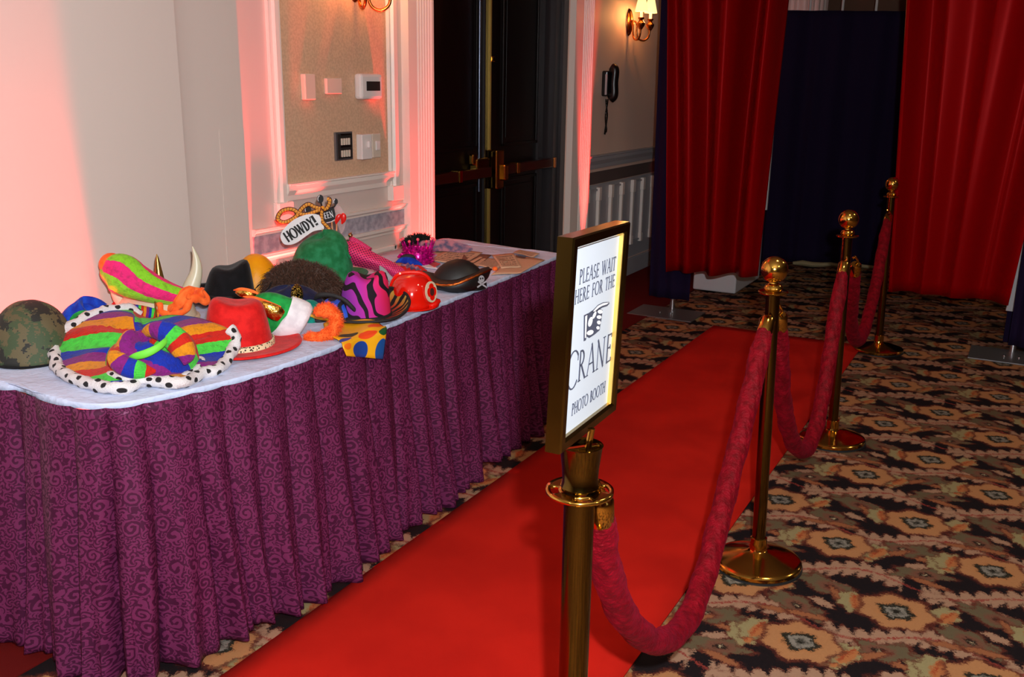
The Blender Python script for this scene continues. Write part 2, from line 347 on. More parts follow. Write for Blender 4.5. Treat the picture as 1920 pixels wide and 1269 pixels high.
# ---------------------------------------------------------------- geometry
class G:
    def __init__(s): s.V = []; s.F = []; s.UV = []
    def add(s, V, F, UV=None):
        o = len(s.V); s.V += [tuple(v) for v in V]; s.F += [tuple(i+o for i in f) for f in F]
        s.UV += UV if UV else [(0., 0.)]*len(V); return s
    def box(s, a, b, mtx=None):
        (x0, y0, z0), (x1, y1, z1) = a, b
        V = [(x, y, z) for x in (x0, x1) for y in (y0, y1) for z in (z0, z1)]
        if mtx is not None: V = [tuple(mtx@Vector(v)) for v in V]
        return s.add(V, [(0, 1, 3, 2), (4, 6, 7, 5), (0, 4, 5, 1), (2, 3, 7, 6), (0, 2, 6, 4), (1, 5, 7, 3)])
    def grid(s, fn, nu, nv, cu=False, flip=False):
        V = []; UV = []; F = []; w = nu if cu else nu+1
        if cu:   # closed in u: keep a seam for clean uv
            w = nu+1
        for j in range(nv+1):
            for i in range(w):
                u, v = i/nu, j/nv; r = fn(u, v)
                V.append(r[:3]); UV.append((r[3], r[4]) if len(r) == 5 else (u, v))
        for j in range(nv):
            for i in range(nu):
                f = (j*w+i, j*w+i+1, (j+1)*w+i+1, (j+1)*w+i); F.append(f[::-1] if flip else f)
        return s.add(V, F, UV)
    def lathe(s, prof, n=32, c=(0, 0, 0), sx=1., sy=1., tilt=None):
        m_ = len(prof)-1
        def fn(u, v):
            r, z = prof[round(v*m_)]; a = u*2*PI
            p = Vector((r*cos(a)*sx, r*sin(a)*sy, z))
            if tilt is not None: p = tilt@p
            return (p.x+c[0], p.y+c[1], p.z+c[2])
        return s.grid(fn, n, m_, True)
    def sphere(s, c, r, n=16, sz=1.):
        k = n//2
        return s.lathe([(max(1e-5, r*sin(PI*i/k)), -r*sz*cos(PI*i/k)) for i in range(k+1)], n, c)
    def tube(s, pts, rad, n=10, k=1., up=None, closed=False, rfn=None, uvs=1.):
        P = [Vector(p) for p in pts]; N = len(P); V = []; UV = []; F = []; L = 0.
        prev = None
        for i, p in enumerate(P):
            if closed: t = P[(i+1) % N]-P[i-1]
            else: t = P[min(i+1, N-1)]-P[max(i-1, 0)]
            t = t.normalized() if t.length > 1e-9 else Vector((0, 0, 1))
            if up is not None: n2 = Vector(up); n2 = (n2-t*n2.dot(t)).normalized()
            else:
                if prev is None: prev = Vector((0, 0, 1)) if abs(t.z) < .9 else Vector((1, 0, 0))
                n2 = (prev-t*prev.dot(t)).normalized(); prev = n2
            n1 = n2.cross(t)
            if i: L += (P[i]-P[i-1]).length
            r = rad[i] if isinstance(rad, (list, tuple)) else rad
            for j in range(n+1):
                a = 2*PI*j/n; q = r*(rfn(L, a) if rfn else 1.)
                V.append(tuple(p+n1*(q*cos(a))+n2*(q*k*sin(a)))); UV.append((L*uvs, j/n))
        w = n+1; R_ = N if closed else N-1
        for i in range(R_):
            for j in range(n):
                i2 = (i+1) % N; F.append((i*w+j, i*w+j+1, i2*w+j+1, i2*w+j))
        if not closed:
            F.append(tuple(range(n-1, -1, -1))); F.append(tuple((N-1)*w+j for j in range(n)))
        return s.add(V, F, UV)
    def slab(s, pts, nrm, th):
        """flat polygon pts (3-D) given a thickness"""
        P = [Vector(p) for p in pts]; n_ = Vector(nrm).normalized()*th; N = len(P)
        V = [tuple(p) for p in P]+[tuple(p-n_) for p in P]
        F = [tuple(range(N)), tuple(range(2*N-1, N-1, -1))]+[(i, i+N, (i+1) % N+N, (i+1) % N) for i in range(N)]
        return s.add(V, F)
    def strands(s, pts, nrms, length, width, droop=.3, seed=1, jit=.5):
        rg = np.random.RandomState(seed)
        for p, n_ in zip(pts, nrms):
            p = np.array(p); d = np.array(n_)+rg.randn(3)*jit; d /= np.linalg.norm(d)+1e-9
            l = length*(.6+.8*rg.rand()); sd = np.cross(d, rg.randn(3)); sd /= np.linalg.norm(sd)+1e-9; sd *= width/2
            m_ = p+d*l*.5; e = p+d*l+np.array([0, 0, -droop*l])
            o = len(s.V)
            s.V += [tuple(p-sd), tuple(p+sd), tuple(m_-sd*.8), tuple(m_+sd*.8), tuple(e)]
            s.F += [(o, o+1, o+3, o+2), (o+2, o+3, o+4)]; s.UV += [(0., 0.)]*5
        return s
def tri_normals(V): return V

def obj(name, g, mk_, parent=None, smooth=True, bevel=0., solid=0., kind=None, label=None, loc=None, sub=0, off=-1.):
    me = bpy.data.meshes.new(name); me.from_pydata(g.V, [], g.F)
    uv = me.uv_layers.new(name='UVMap'); idx = np.zeros(len(me.loops), dtype=np.int32); me.loops.foreach_get('vertex_index', idx)
    uv.data.foreach_set('uv', np.array(g.UV, dtype=np.float32)[idx].ravel())
    me.materials.append(mat(mk_))
    if smooth:
        bm = bmesh.new(); bm.from_mesh(me); bmesh.ops.remove_doubles(bm, verts=bm.verts, dist=1e-5)
        bmesh.ops.recalc_face_normals(bm, faces=bm.faces)
        for f in bm.faces: f.smooth = True
        for e in bm.edges:
            if len(e.link_faces) == 2 and e.calc_face_angle(0) > math.radians(42): e.smooth = False
        bm.to_mesh(me); bm.free()
    else:
        bm = bmesh.new(); bm.from_mesh(me); bmesh.ops.recalc_face_normals(bm, faces=bm.faces); bm.to_mesh(me); bm.free()
    me.update()
    o = bpy.data.objects.new(name, me); COL.objects.link(o)
    if parent: o.parent = parent
    if loc is not None: o.location = loc
    if solid:
        md = o.modifiers.new('thick', 'SOLIDIFY'); md.thickness = solid; md.offset = off
    if bevel:
        md = o.modifiers.new('bevel', 'BEVEL'); md.width = bevel; md.segments = 2; md.limit_method = 'ANGLE'
    if sub:
        md = o.modifiers.new('sub', 'SUBSURF'); md.levels = sub; md.render_levels = sub
    if kind: o['kind'] = kind
    if label: o['label'] = label
    return o
def tag(o, label, cat, group=None, kind=None):
    o['label'] = label; o['category'] = cat
    if group: o['group'] = group
    if kind: o['kind'] = kind
    return o
def thing(name, label, cat, loc=(0, 0, 0), rz=0., group=None):
    o = bpy.data.objects.new(name, None); COL.objects.link(o); o.location = loc; o.rotation_euler = (0, 0, rz); o.empty_display_size = .1
    return tag(o, label, cat, group)
def struct(name, g, m_, parent=None, **k):
    o = obj(name, g, m_, parent, **k); o['kind'] = 'structure'; return o
def box(a, b): return G().box(a, b)
class Fr:
    """frame standing on the table: u right, v away from the viewer, w up"""
    def __init__(s, x, y, z=.764):
        s.o = pz(x, y, z); d = s.o-CAM; d[2] = 0; d /= np.linalg.norm(d); s.v = d; s.u = np.array([d[1], -d[0], 0])
        s.rz = math.atan2(s.u[1], s.u[0]); s.s = FPX/(-(RM.T@(s.o-CAM))[2])
    def pix(s, x, y, dep=0.):
        d = ray(x, y); p0 = s.o+s.v*dep; t = ((p0-CAM)@s.v)/(d@s.v); p = CAM+d*t-s.o
        return (p@s.u, dep, p[2])
    def loc(s, p): p = np.array(p)-s.o; return (p@s.u, p@s.v, p[2])
    def thing(s, name, label, cat, group=None): return thing(name, label, cat, tuple(s.o), s.rz, group)
def smooth_path(P, n=8, closed=False):
    """Catmull-Rom through points (any dimension)"""
    P = [np.array(p, float) for p in P]; N = len(P); out = []
    R_ = N if closed else N-1
    for i in range(R_):
        p0 = P[(i-1) % N] if closed or i > 0 else 2*P[0]-P[1]
        p1 = P[i]; p2 = P[(i+1) % N]
        p3 = P[(i+2) % N] if closed or i+2 < N else 2*P[-1]-P[-2]
        for k in range(n):
            t = k/n; out.append(.5*((2*p1)+(p2-p0)*t+(2*p0-5*p1+4*p2-p3)*t*t+(3*p1-p0-3*p2+p3)*t**3))
    if not closed: out.append(P[-1])
    return out

# ================================================================ the room
WX = -2.87
DY0, DY1, DZ = 4.32, 6.05, 2.45      # door opening
BACKY, RX, REAR, CEIL = 10.8, 6.5, -6.0, 3.0
fl = struct('floor', G().grid(lambda u, v: (-2.2+u*8.7, REAR+v*(BACKY-REAR), 0), 1, 1), 'floral_carpet', smooth=False)
struct('trim_1', G().box((-2.9, REAR, -.02), (-2.2, BACKY, .004)), 'border_carpet', smooth=False)
struct('ceiling', G().box((-3.1, REAR, CEIL), (RX, BACKY, CEIL+.1)), 'ceiling_paint', smooth=False)
wl = struct('wall_left', G().box((-3.05, REAR, 0), (-2.68, 2.47, CEIL)), 'wall_paint', smooth=False)
PC = [(-3.05, 2.465), (-2.682, 2.465), (-2.705, 2.472), (-2.722, 2.484), (-2.731, 2.505), (-2.737, 2.54), (-2.740, 2.60), (-2.74, 2.70), (-2.74, 2.83), (-3.05, 2.83)]; n_ = len(PC)  # strip with an added cove curve, shaped to imitate soft shade beside the step
g = G().add([(x, y, 0) for x, y in PC]+[(x, y, CEIL) for x, y in PC], [(i, i+1, i+1+n_, i+n_) for i in range(n_-1)])
struct('wall_left', g, 'wall_paint')
wb = struct('wall_left', G().box((-3.05, 2.83, 0), (WX, DY0, CEIL)).box((-3.05, DY0, DZ), (WX, DY1, CEIL)), 'wall_paint', smooth=False)
wc = struct('wall_left', G().box((-3.05, DY1, 0), (WX, BACKY, CEIL)), 'wall_far', smooth=False)
struct('wall_back', G().box((-3.05, BACKY, 0), (RX, BACKY+.1, CEIL)), 'brown_wall', smooth=False)
struct('wall_right', G().box((RX, REAR, 0), (RX+.1, BACKY, CEIL)), 'brown_wall', smooth=False)
struct('wall_rear', G().box((-3.05, REAR-.1, 0), (RX, REAR, CEIL)), 'brown_wall', smooth=False)
# narrow return of the near column (cap profile and thin recessed line)
g = G().box((-2.745, 2.70, 0), (-2.7385, 2.83, 1.36)).box((-2.87, 2.83, 1.335), (-2.82, 2.872, 1.36)).box((-2.87, 2.83, 1.36), (-2.83, 2.858, 1.385))
obj('column_cap', g, 'wall_paint', wl, smooth=False)
# wallpaper panel with picture-frame moulding between column and door
obj('wallpaper_panel', G().box((WX, 3.19, 1.10), (WX+.006, 3.965, 2.75)), 'wallpaper', wb, smooth=False)
def mould_v(name, y0, y1, z0, z1, par, x=WX, d=.03, m_='trim_paint', inner=1):
    w = y1-y0
    prof = [(0, 0), (d*.55, 0), (d*.55, .25), (d, .32), (d, .6), (d*.6, .72), (d*.6, .86), (d*.3, 1), (0, 1)]
    if inner < 0: prof = [(a, 1-b) for a, b in prof][::-1]
    g = G(); P = [(x+a, y0+b*w) for a, b in prof]; n = len(P)
    V = [(a, b, z0) for a, b in P]+[(a, b, z1) for a, b in P]
    g.add(V, [(i, (i+1) % n, (i+1) % n+n, i+n) for i in range(n)]+[tuple(range(n)), tuple(range(2*n-1, n-1, -1))])
    return obj(name, g, m_, par, smooth=False)
def mould_h(name, y0, y1, z0, z1, par, x=WX, d=.03, m_='trim_paint'):
    h = z1-z0; prof = [(0, 0), (d*.4, 0), (d*.5, .3), (d*.75, .45), (d, .6), (d, .85), (d*1.25, .9), (d*1.25, 1), (0, 1)]
    g = G(); P = [(x+a, z0+b*h) for a, b in prof]; n = len(P)
    V = [(a, y0, b) for a, b in P]+[(a, y1, b) for a, b in P]
    g.add(V, [(i, (i+1) % n, (i+1) % n+n, i+n) for i in range(n)]+[tuple(range(n)), tuple(range(2*n-1, n-1, -1))])
    return obj(name, g, m_, par, smooth=False)
mould_v('frame_moulding', 3.125, 3.205, 1.02, 2.8, wb, inner=1)
mould_v('frame_moulding', 3.955, 4.035, 1.02, 2.8, wb, inner=-1)
mould_h('frame_moulding', 3.19, 3.97, 1.03, 1.105, wb)
for y in (3.115, 3.95): obj('corner_block', box((WX, y, .955), (WX+.036, y+.095, 1.03)), 'trim_paint', wb, smooth=False, bevel=.004)
mould_h('chair_rail', 2.98, 4.09, .9, .93, wb, d=.022)
obj('wallpaper_border', box((WX, 2.98, .82), (WX+.004, 4.09, .9)), 'marble_band', wb, smooth=False)
mould_h('chair_rail', 2.98, 4.09, .785, .82, wb, d=.02)
for z0, z1, y0, y1 in ((.70, .725, 3.1, 4.0), (.2, .225, 3.1, 4.0)): obj('panel_moulding', box((WX, y0, z0), (WX+.016, y1, z1)), 'trim_paint', wb, smooth=False, bevel=.004)
for y in (3.1, 3.98): obj('panel_moulding', box((WX, y, .2), (WX+.016, y+.025, .725)), 'trim_paint', wb, smooth=False, bevel=.004)
struct('baseboard_left', box((WX, 2.83, 0), (WX+.02, 4.09, .15)), 'trim_paint', smooth=False, bevel=.004)
# fluted door casings
def casing(y0, y1, name, flat0):
    n = 6; prof = [(0, y0), (.045, y0), (.045, y0+flat0)]
    w = (y1-y0-flat0-.015)/n
    for i in range(n):
        a = y0+flat0+i*w
        prof += [(.045, a+.004)]+[(.045-.016*sin(PI*k/6), a+.004+(w-.008)*k/6) for k in range(1, 6)]+[(.045, a+w-.004)]
    prof += [(.045, y1), (0, y1)]
    g = G(); n_ = len(prof)
    g.add([(WX+a, b, 0) for a, b in prof]+[(WX+a, b, 2.7) for a, b in prof], [(i, (i+1) % n_, (i+1) % n_+n_, i+n_) for i in range(n_)]+[tuple(range(n_)), tuple(range(2*n_-1, n_-1, -1))])
    return struct(name, g, 'trim_paint', smooth=False)
casing(4.09, 4.32, 'trim_2', .07)
casing(6.05, 6.36, 'trim_3', .12)
# wall beyond the door: chair rail, dark border, raised frames, base
mould_h('chair_rail', 6.36, 9.2, .93, 1.03, wc, d=.03, m_='trim_grey')
obj('wallpaper_border', box((WX, 6.36, .815), (WX+.004, 9.2, .905)), 'dark_band', wc, smooth=False)
obj('wainscot_board', box((WX, 6.36, .15), (WX+.006, 9.2, .81)), 'trim_grey', wc, smooth=False)
y = 6.37
for k in range(5):
    ya, yb = 6.385+k*.455-.02, 6.385+k*.455+.20
    for yy, w_ in ((ya, .035), (yb, .03)):
        obj('frame_stile', box((WX+.006, yy, .28), (WX+.03, yy+w_, .78)), 'trim_paint', wc, smooth=False, bevel=.004)
        obj('frame_corner', box((WX+.006, yy-.008, .69), (WX+.036, yy+w_+.008, .79)), 'trim_paint', wc, smooth=False, bevel=.004)
        obj('frame_corner', box((WX+.006, yy-.006, .26), (WX+.034, yy+w_+.006, .33)), 'trim_paint', wc, smooth=False, bevel=.004)
    for z in (.765, .275): obj('frame_rail', box((WX+.006, ya+.03, z), (WX+.02, yb, z+.014)), 'trim_grey', wc, smooth=False)
struct('baseboard_far', box((WX, 6.36, 0), (WX+.022, 9.2, .14)), 'trim_grey', smooth=False, bevel=.005)

# ---- double door
XD = -2.98
dr = struct('door_1', box((XD-.04, DY0, 0), (XD, 5.165, DZ)), 'door_wood', smooth=False)
dr2 = struct('door_2', box((XD-.04, 5.17, 0), (XD, DY1, DZ)), 'door_wood', smooth=False)
for (par, a, b) in ((dr, 4.36, 5.10), (dr2, 5.24, 5.88)):
    for (z0, z1) in ((.2, .95), (1.15, 2.3)):
        for (ya, yb, za, zb) in ((a+.08, a+.10, z0, z1), (b-.1, b-.08, z0, z1), (a+.08, b-.08, z0, z0+.02), (a+.08, b-.08, z1-.02, z1)):
            obj('panel_moulding', box((XD, ya, za), (XD+.012, yb, zb)), 'door_edge' if False else 'door_wood', par, smooth=False, bevel=.003)
        obj('door_panel', box((XD, a+.13, z0+.05), (XD+.006, b-.13, z1-.05)), 'door_wood', par, smooth=False, bevel=.003)
st = struct('trim_4', G().box((XD, 5.80, 0), (XD+.02, 5.86, DZ)).box((XD, 5.9, 0), (-2.9, 6.05, DZ)).box((-2.93, 5.98, 0), (-2.88, 6.05, DZ)), 'door_edge', smooth=False)
obj('astragal', box((XD, 5.150, 0), (XD+.02, 5.158, DZ)), 'brass_lip', dr, smooth=False, label='thin brass strip down the meeting edge')
obj('astragal', box((XD, 5.09, 0), (XD+.012, 5.1, DZ)), 'door_edge', dr, smooth=False)
obj('panic_rod', G().tube([(XD+.035, 4.99, .9), (XD+.035, 4.99, DZ)], .011, 10), 'steel_dark', dr, label='grey vertical latch rod')
obj('floor_bolt', box((XD, 5.13, .02), (XD+.03, 5.18, .09)), 'brass', dr, smooth=False, bevel=.004)
obj('rod_guide', box((XD, 5.155, 1.66), (XD+.03, 5.185, 1.69)), 'brass', dr2, smooth=False, bevel=.003)
for (par, ya, yb, yc) in ((dr, 4.36, 5.06, 4.68), (dr2, 5.24, 5.92, 5.38)):
    pb = obj('push_bar', G().box((XD+.04, ya, .985), (XD+.085, yb, 1.045)).box((XD, ya, 1.0), (XD+.04, ya+.04, 1.035)).box((XD, yb-.05, .99), (XD+.04, yb, 1.04)), 'oxblood_bar', par, smooth=False, bevel=.006)
    obj('bar_clip', box((XD+.03, yc, .98), (XD+.092, yc+.035, 1.05)), 'brass', pb, smooth=False, bevel=.004)
    obj('end_cap', box((XD+.035, yb-.01 if par == dr2 else ya-.01, .98), (XD+.09, yb+.02 if par == dr2 else ya+.02, 1.05)), 'antique_brass', pb, smooth=False, bevel=.004)
obj('latch_case', G().box((XD, 4.93, 1.01), (XD+.06, 5.08, 1.10)).box((XD+.01, 4.9, 1.06), (XD+.05, 4.96, 1.13)), 'brass', dr, smooth=False, bevel=.012)
obj('latch_case', G().box((XD, 5.14, .9), (XD+.075, 5.235, 1.14)).box((XD+.02, 5.2, .95), (XD+.1, 5.25, 1.05)), 'brass', dr2, smooth=False, bevel=.01)

# ================================================================ things on the wall
def wallrect(x0, y0, x1, y1, X0=WX+.006):
    a = pxx((x0+x1)/2, y0, X0); b = pxx((x0+x1)/2, y1, X0); c = pxx(x0, (y0+y1)/2, X0); d = pxx(x1, (y0+y1)/2, X0)
    return c[1], d[1], b[2], a[2]      # y0,y1,z0,z1
XW = WX+.006
def wthing(name, label, cat, r, group=None):
    return thing(name, label, cat, (XW, (r[0]+r[1])/2, r[2]), 0, group)
def wbox(r, d0, d1, th, ins=0.):
    cy = (r[0]+r[1])/2
    return G().box((d0, r[0]-cy+ins, ins), (d1, r[1]-cy-ins, r[3]-r[2]-ins))
r = wallrect(563, 138, 583, 187); t = wthing('blank_plate', 'tall narrow white cover box, leftmost fixture on tan wallpaper', 'wall plate', r)
obj('cover', wbox(r, 0, .028, t), 'ivory_plastic', t, smooth=False, bevel=.004)
r = wallrect(607, 146, 636, 176); t = wthing('blank_plate', 'square white cover plate between narrow box and thermostat', 'wall plate', r)
obj('cover', wbox(r, 0, .018, t), 'ivory_plastic', t, smooth=False, bevel=.004)
r = wallrect(663, 138, 704, 186); t = wthing('thermostat', 'white rounded thermostat with dark display on tan wallpaper', 'thermostat', r)
obj('housing', wbox(r, 0, .045, t), 'white_plastic', t, smooth=False, bevel=.014)
obj('display', wbox(r, .045, .047, t, .0).V and G().box((.044, -.045, .04), (.047, .06, (r[3]-r[2])-.035)), 'lcd', t, smooth=False)
r = wallrect(626, 247, 658, 300); t = wthing('button_panel', 'dark metal keypad plate with two rows of pale buttons', 'switch panel', r)
obj('backplate', wbox(r, 0, .012, t), 'plate_steel', t, smooth=False, bevel=.003)
w_, h_ = r[1]-r[0], r[3]-r[2]
obj('faceplate', G().box((.012, -w_/2+.012, .008), (.016, w_/2-.008, h_-.008)), 'lcd', t, smooth=False, bevel=.002)
for j in (0, 1):
    obj('label_strip', G().box((.016, -w_/2+.03, h_*(.46+j*.42)), (.0175, w_/2-.02, h_*(.52+j*.42))), 'black_plastic', t, smooth=False)
    for i in range(4):
        a = -w_/2+.03+i*(w_-.055)/4
        obj('button', G().box((.016, a, h_*(.12+j*.42)), (.022, a+(w_-.055)/4-.006, h_*(.36+j*.42))), 'ivory_plastic', t, smooth=False, bevel=.002)
r = wallrect(668, 251, 687, 298); t = wthing('wall_switch', 'deep white box with toggle, right of the keypad', 'light switch', r)
obj('cover', wbox(r, 0, .035, t), 'white_plastic', t, smooth=False, bevel=.004); obj('toggle', G().box((.035, .0, .055), (.048, .012, .085)), 'white_plastic', t, smooth=False, bevel=.003)
r = wallrect(696, 250, 711, 295); t = wthing('wall_switch', 'slim white rocker switch, rightmost fixture on tan wallpaper', 'light switch', r)
obj('cover', wbox(r, 0, .01, t), 'ivory_plastic', t, smooth=False, bevel=.003); obj('rocker', G().box((.01, -.014, .035), (.018, .018, (r[3]-r[2])-.035)), 'white_plastic', t, smooth=False, bevel=.003)

# wall telephone
t = thing('wall_telephone', 'black wall telephone with twisted cord hanging down', 'telephone', (WX, 6.69, 1.43))
obj('cradle', G().box((0, -.075, .02), (.045, .045, .2)), 'black_plastic', t, smooth=False, bevel=.01)
obj('name_plate', G().box((.030, -.079, .03), (.046, -.074, .175)), 'chrome', t, smooth=False, label='bright metal edge of the cradle')
obj('handset', G().tube(smooth_path([(.045, .0, .225), (.07, .0, .205), (.066, .0, .12), (.07, .0, .03), (.045, .0, .0)], 5), .033, 12), 'black_plastic', t)
for z in (.2, .03): obj('earpiece', G().lathe([(.001, 0), (.032, 0), (.034, .02), (.03, .035), (.001, .035)], 16, (.045, 0, z), tilt=Matrix.Rotation(PI/2, 3, 'Y')), 'black_plastic', t)
pts = []
for i in range(61):
    a = i/60; z = -.0-.25*(1-abs(2*a-1)**1.0); s_ = 1 if a < .5 else -1; q = 1-abs(2*a-1)
    wv = .017*cos(q*PI*2.0)*(1 if q < .8 else 1.)+(0)
    pts.append((.03, -.03+s_*wv, z))
g = G().tube(smooth_path(pts[::3], 10), .0055, 8, rfn=lambda L, a: 1+.3*sin(L*1400))
obj('cord', g, 'black_plastic', t)

# sconces
def sconce(y, label):
    t = thing('wall_sconce', label, 'wall lamp', (WX+.006, y, 1.86), 0, 'twin candle wall sconces')
    obj('backplate', G().lathe([(.001, .03), (.02, .028), (.035, .02), (.045, .012), (.05, 0), (.001, 0)], 24, (0, 0, .13), sy=1., sx=2.0, tilt=Matrix.Rotation(PI/2, 3, 'Y')), 'antique_brass', t)
    for sg in (-1, 1):
        th = sg*.62; c, s_ = cos(th), sin(th)
        P = smooth_path([(.02, 0, .14), (.05, 0, .135), (.062, 0, .11), (.062, 0, .05), (.08, 0, .012), (.12, 0, .0), (.155, 0, .025), (.165, 0, .075)], 6)
        obj('arm', G().tube([(p[0]*c+.0, p[0]*s_, p[2]) for p in P], .0075, 10), 'antique_brass', t)
        cx, cy = .165*c, .165*s_
        obj('candle_cup', G().lathe([(.001, .07), (.012, .075), (.022, .09), (.03, .105), (.031, .118), (.02, .128), (.014, .14), (.024, .152), (.024, .158), (.001, .158)], 20, (cx, cy, 0)), 'antique_brass', t)
        obj('candle', G().lathe([(.001, .155), (.011, .155), (.011, .215), (.001, .215)], 14, (cx, cy, 0)), 'candle_tube', t)
        g = G().grid(lambda u, v: ((.048-.022*v)*(1+.03*sin(u*2*PI*18))*cos(u*2*PI)+cx, (.048-.022*v)*(1+.03*sin(u*2*PI*18))*sin(u*2*PI)+cy, .2+.1*v), 108, 3)
        obj('lamp_shade', g, 'shade_fabric', t, solid=.0015)
        l = lamp('sconce_bulb', 'POINT', (0, 0, 0), 7. , (1, .40, .12), shadow_soft_size=.018); l.parent = t; l.location = (cx, cy, .175)
    return t
sconce(7.08, 'brass twin-arm wall sconce with lit pleated shades above the telephone')
sconce(3.72, 'brass twin-arm wall sconce above the thermostat, only its curved arms in view')

# par cans
def par(x, y, label):
    t = thing('uplight', label, 'stage light', (x, y, .0045), 0, 'red uplights along the wall')
    obj('housing', G().lathe([(.001, .02), (.045, .02), (.05, .03), (.05, .13), (.044, .13), (.044, .10), (.001, .10)], 24), 'par_black', t)
    obj('yoke', G().box((-.006, -.06, 0), (.006, -.053, .09)).box((-.006, .053, 0), (.006, .06, .09)).box((-.006, -.06, 0), (.006, .06, .006)), 'par_black', t, smooth=False)
par(-2.74, 4.2, 'small black red uplight at the near door casing'); par(-2.745, 6.27, 'small black red uplight at the far door casing')
par(-2.59, 2.06, 'small black red uplight behind the table near its left end'); par(-2.79, 2.95, 'small black red uplight in the wall recess behind the table')

# ================================================================ red carpet runner
def rc(u, v):
    x = -1.728+u*.94; yy = .4+v*(6.0-.4)
    return (x, yy+(u-.5)*.0, .007+.0015*sin(yy*5)*sin(x*9))
g = G().grid(rc, 12, 60)
o = obj('red_carpet', g, 'red_carpet', solid=.006); tag(o, 'long bright red carpet runner laid beside the skirted table', 'carpet')

# ================================================================ table with cloth and skirt
TZ = .765
edge_px = [(-60, 714), (0, 718.5), (45, 723), (88, 741), (141, 752), (192, 755), (252, 749), (310, 737), (383, 722), (479, 697), (560, 671), (640, 642), (724, 608), (830, 565), (940, 521), (1045, 478)]
EP = [pz(x, y, TZ)[:2] for x, y in edge_px]
EP[0] = np.array([-2.5, 1.47])
corner = EP[-1]+(EP[-1]-EP[-3])*.0
EP += [EP[-1]+np.array([-.06, .035]), np.array([-2.2, 4.065]), np.array([-2.61, 4.12])]
path = smooth_path(EP, 10)
seg = [0.]
for a, b in zip(path[:-1], path[1:]): seg.append(seg[-1]+float(np.linalg.norm(b-a)))
LT = seg[-1]
def onpath(s_):
    s_ = min(max(s_, 0), LT-1e-6); i = int(np.searchsorted(seg, s_, 'right')-1); i = min(i, len(path)-2)
    t_ = (s_-seg[i])/(seg[i+1]-seg[i]); p = path[i]*(1-t_)+path[i+1]*t_
    j0, j1 = max(0, i-6), min(len(path)-1, i+7); d = path[j1]-path[j0]; d = d/np.linalg.norm(d)
    return p, np.array([d[1], -d[0]])
for (lb, yc, hl, xb) in (('folding table under the near left half of the white cloth', 1.82, .31, -.28), ('folding table under the far right half of the white cloth', 3.08, .93, -.40)):
    tb = thing('folding_table', lb, 'table', (-2.2, yc, 0), 0, 'folding tables end to end')
    obj('tabletop', box((xb, -hl, .725), (.24, hl, .757)), 'wood_stick', tb, smooth=False, bevel=.004)
    for x_ in (xb+.05, .2):
        for y_ in (-hl+.1, hl-.1): obj('leg', G().tube([(x_, y_, 0), (x_, y_, .725)], .014, 8), 'rubber', tb)
# cloth
g = G(); V = []; n = len(path); inner = []
NR = 10
rg = random.Random(3)
def backp(p): return np.array([-2.5-.13*max(0, min(1, (p[1]-2.12)/.12)), p[1]*.985+.015*2.8])
for j in range(NR+1):
    for p in path:
        q = p*(1-j/NR)+backp(p)*(j/NR); zz_ = TZ+(.0012*sin(q[0]*31+q[1]*7)+.0012*sin(q[1]*23-q[0]*11) if 0 < j else -.002)
        V.append((q[0], q[1], zz_))
F = [(j*n+i, j*n+i+1, (j+1)*n+i+1, (j+1)*n+i) for j in range(NR) for i in range(n-1)]
g.add(V, F)
lipv = [(p[0], p[1], TZ-.002) for p in path]+[(onpath(s_)[0][0]+onpath(s_)[1][0]*.006, onpath(s_)[0][1]+onpath(s_)[1][1]*.006, TZ-.016) for s_ in seg]
g.add(lipv, [(i, i+1, n+i+1, n+i) for i in range(n-1)])
o = obj('tablecloth', g, 'cloth_white', solid=.002); tag(o, 'white cloth spread over the long table under the hats', 'tablecloth')
# skirt
rs = random.Random(11)
folds = []; s_ = 0.
while s_ < LT+.2:
    w_ = rs.uniform(.085, .15); folds.append((s_, w_, rs.uniform(.7, 1.25), rs.uniform(-.03, .03))); s_ += w_
fstart = [f[0] for f in folds]
def foldv(s_, z):
    i = max(0, min(len(folds)-1, int(np.searchsorted(fstart, s_, 'right')-1))); a, w_, am, dr_ = folds[i]
    t_ = (s_-a)/w_
    down = (TZ-.02-z)/TZ
    b = sin(PI*t_)**.7 if 0 <= t_ <= 1 else 0
    b += .22*sin(2*PI*t_*2+am*9)*down
    return (b-.55)*am*(.012+.062*down**.9), down
NS, NZ = 760, 40
def sk(u, v):
    s_ = u*LT; z = (TZ-.012)*(1-v)
    hem = .022+.012*sin(s_*9)+.008*sin(s_*23)
    z = max(z, 0)*(TZ-.012-hem)/(TZ-.012)+hem
    d0 = (TZ-.02-z)/TZ
    s2 = s_+d0*.02*sin(s_*13+z*3)
    f, down = foldv(s2, z)
    p, n_ = onpath(s_)
    hd = .004 if z > TZ-.06 else 0
    f = f+.010+down*.055+.006*down*sin(s_*31+z*5)+hd
    ex = 1.0
    return (p[0]+n_[0]*f, p[1]+n_[1]*f, z, s_*1.25, z)
o = obj('table_skirt', G().grid(sk, NS, NZ), 'damask', solid=.0015); tag(o, 'plum damask pleated skirt clipped around the long table', 'table skirt')

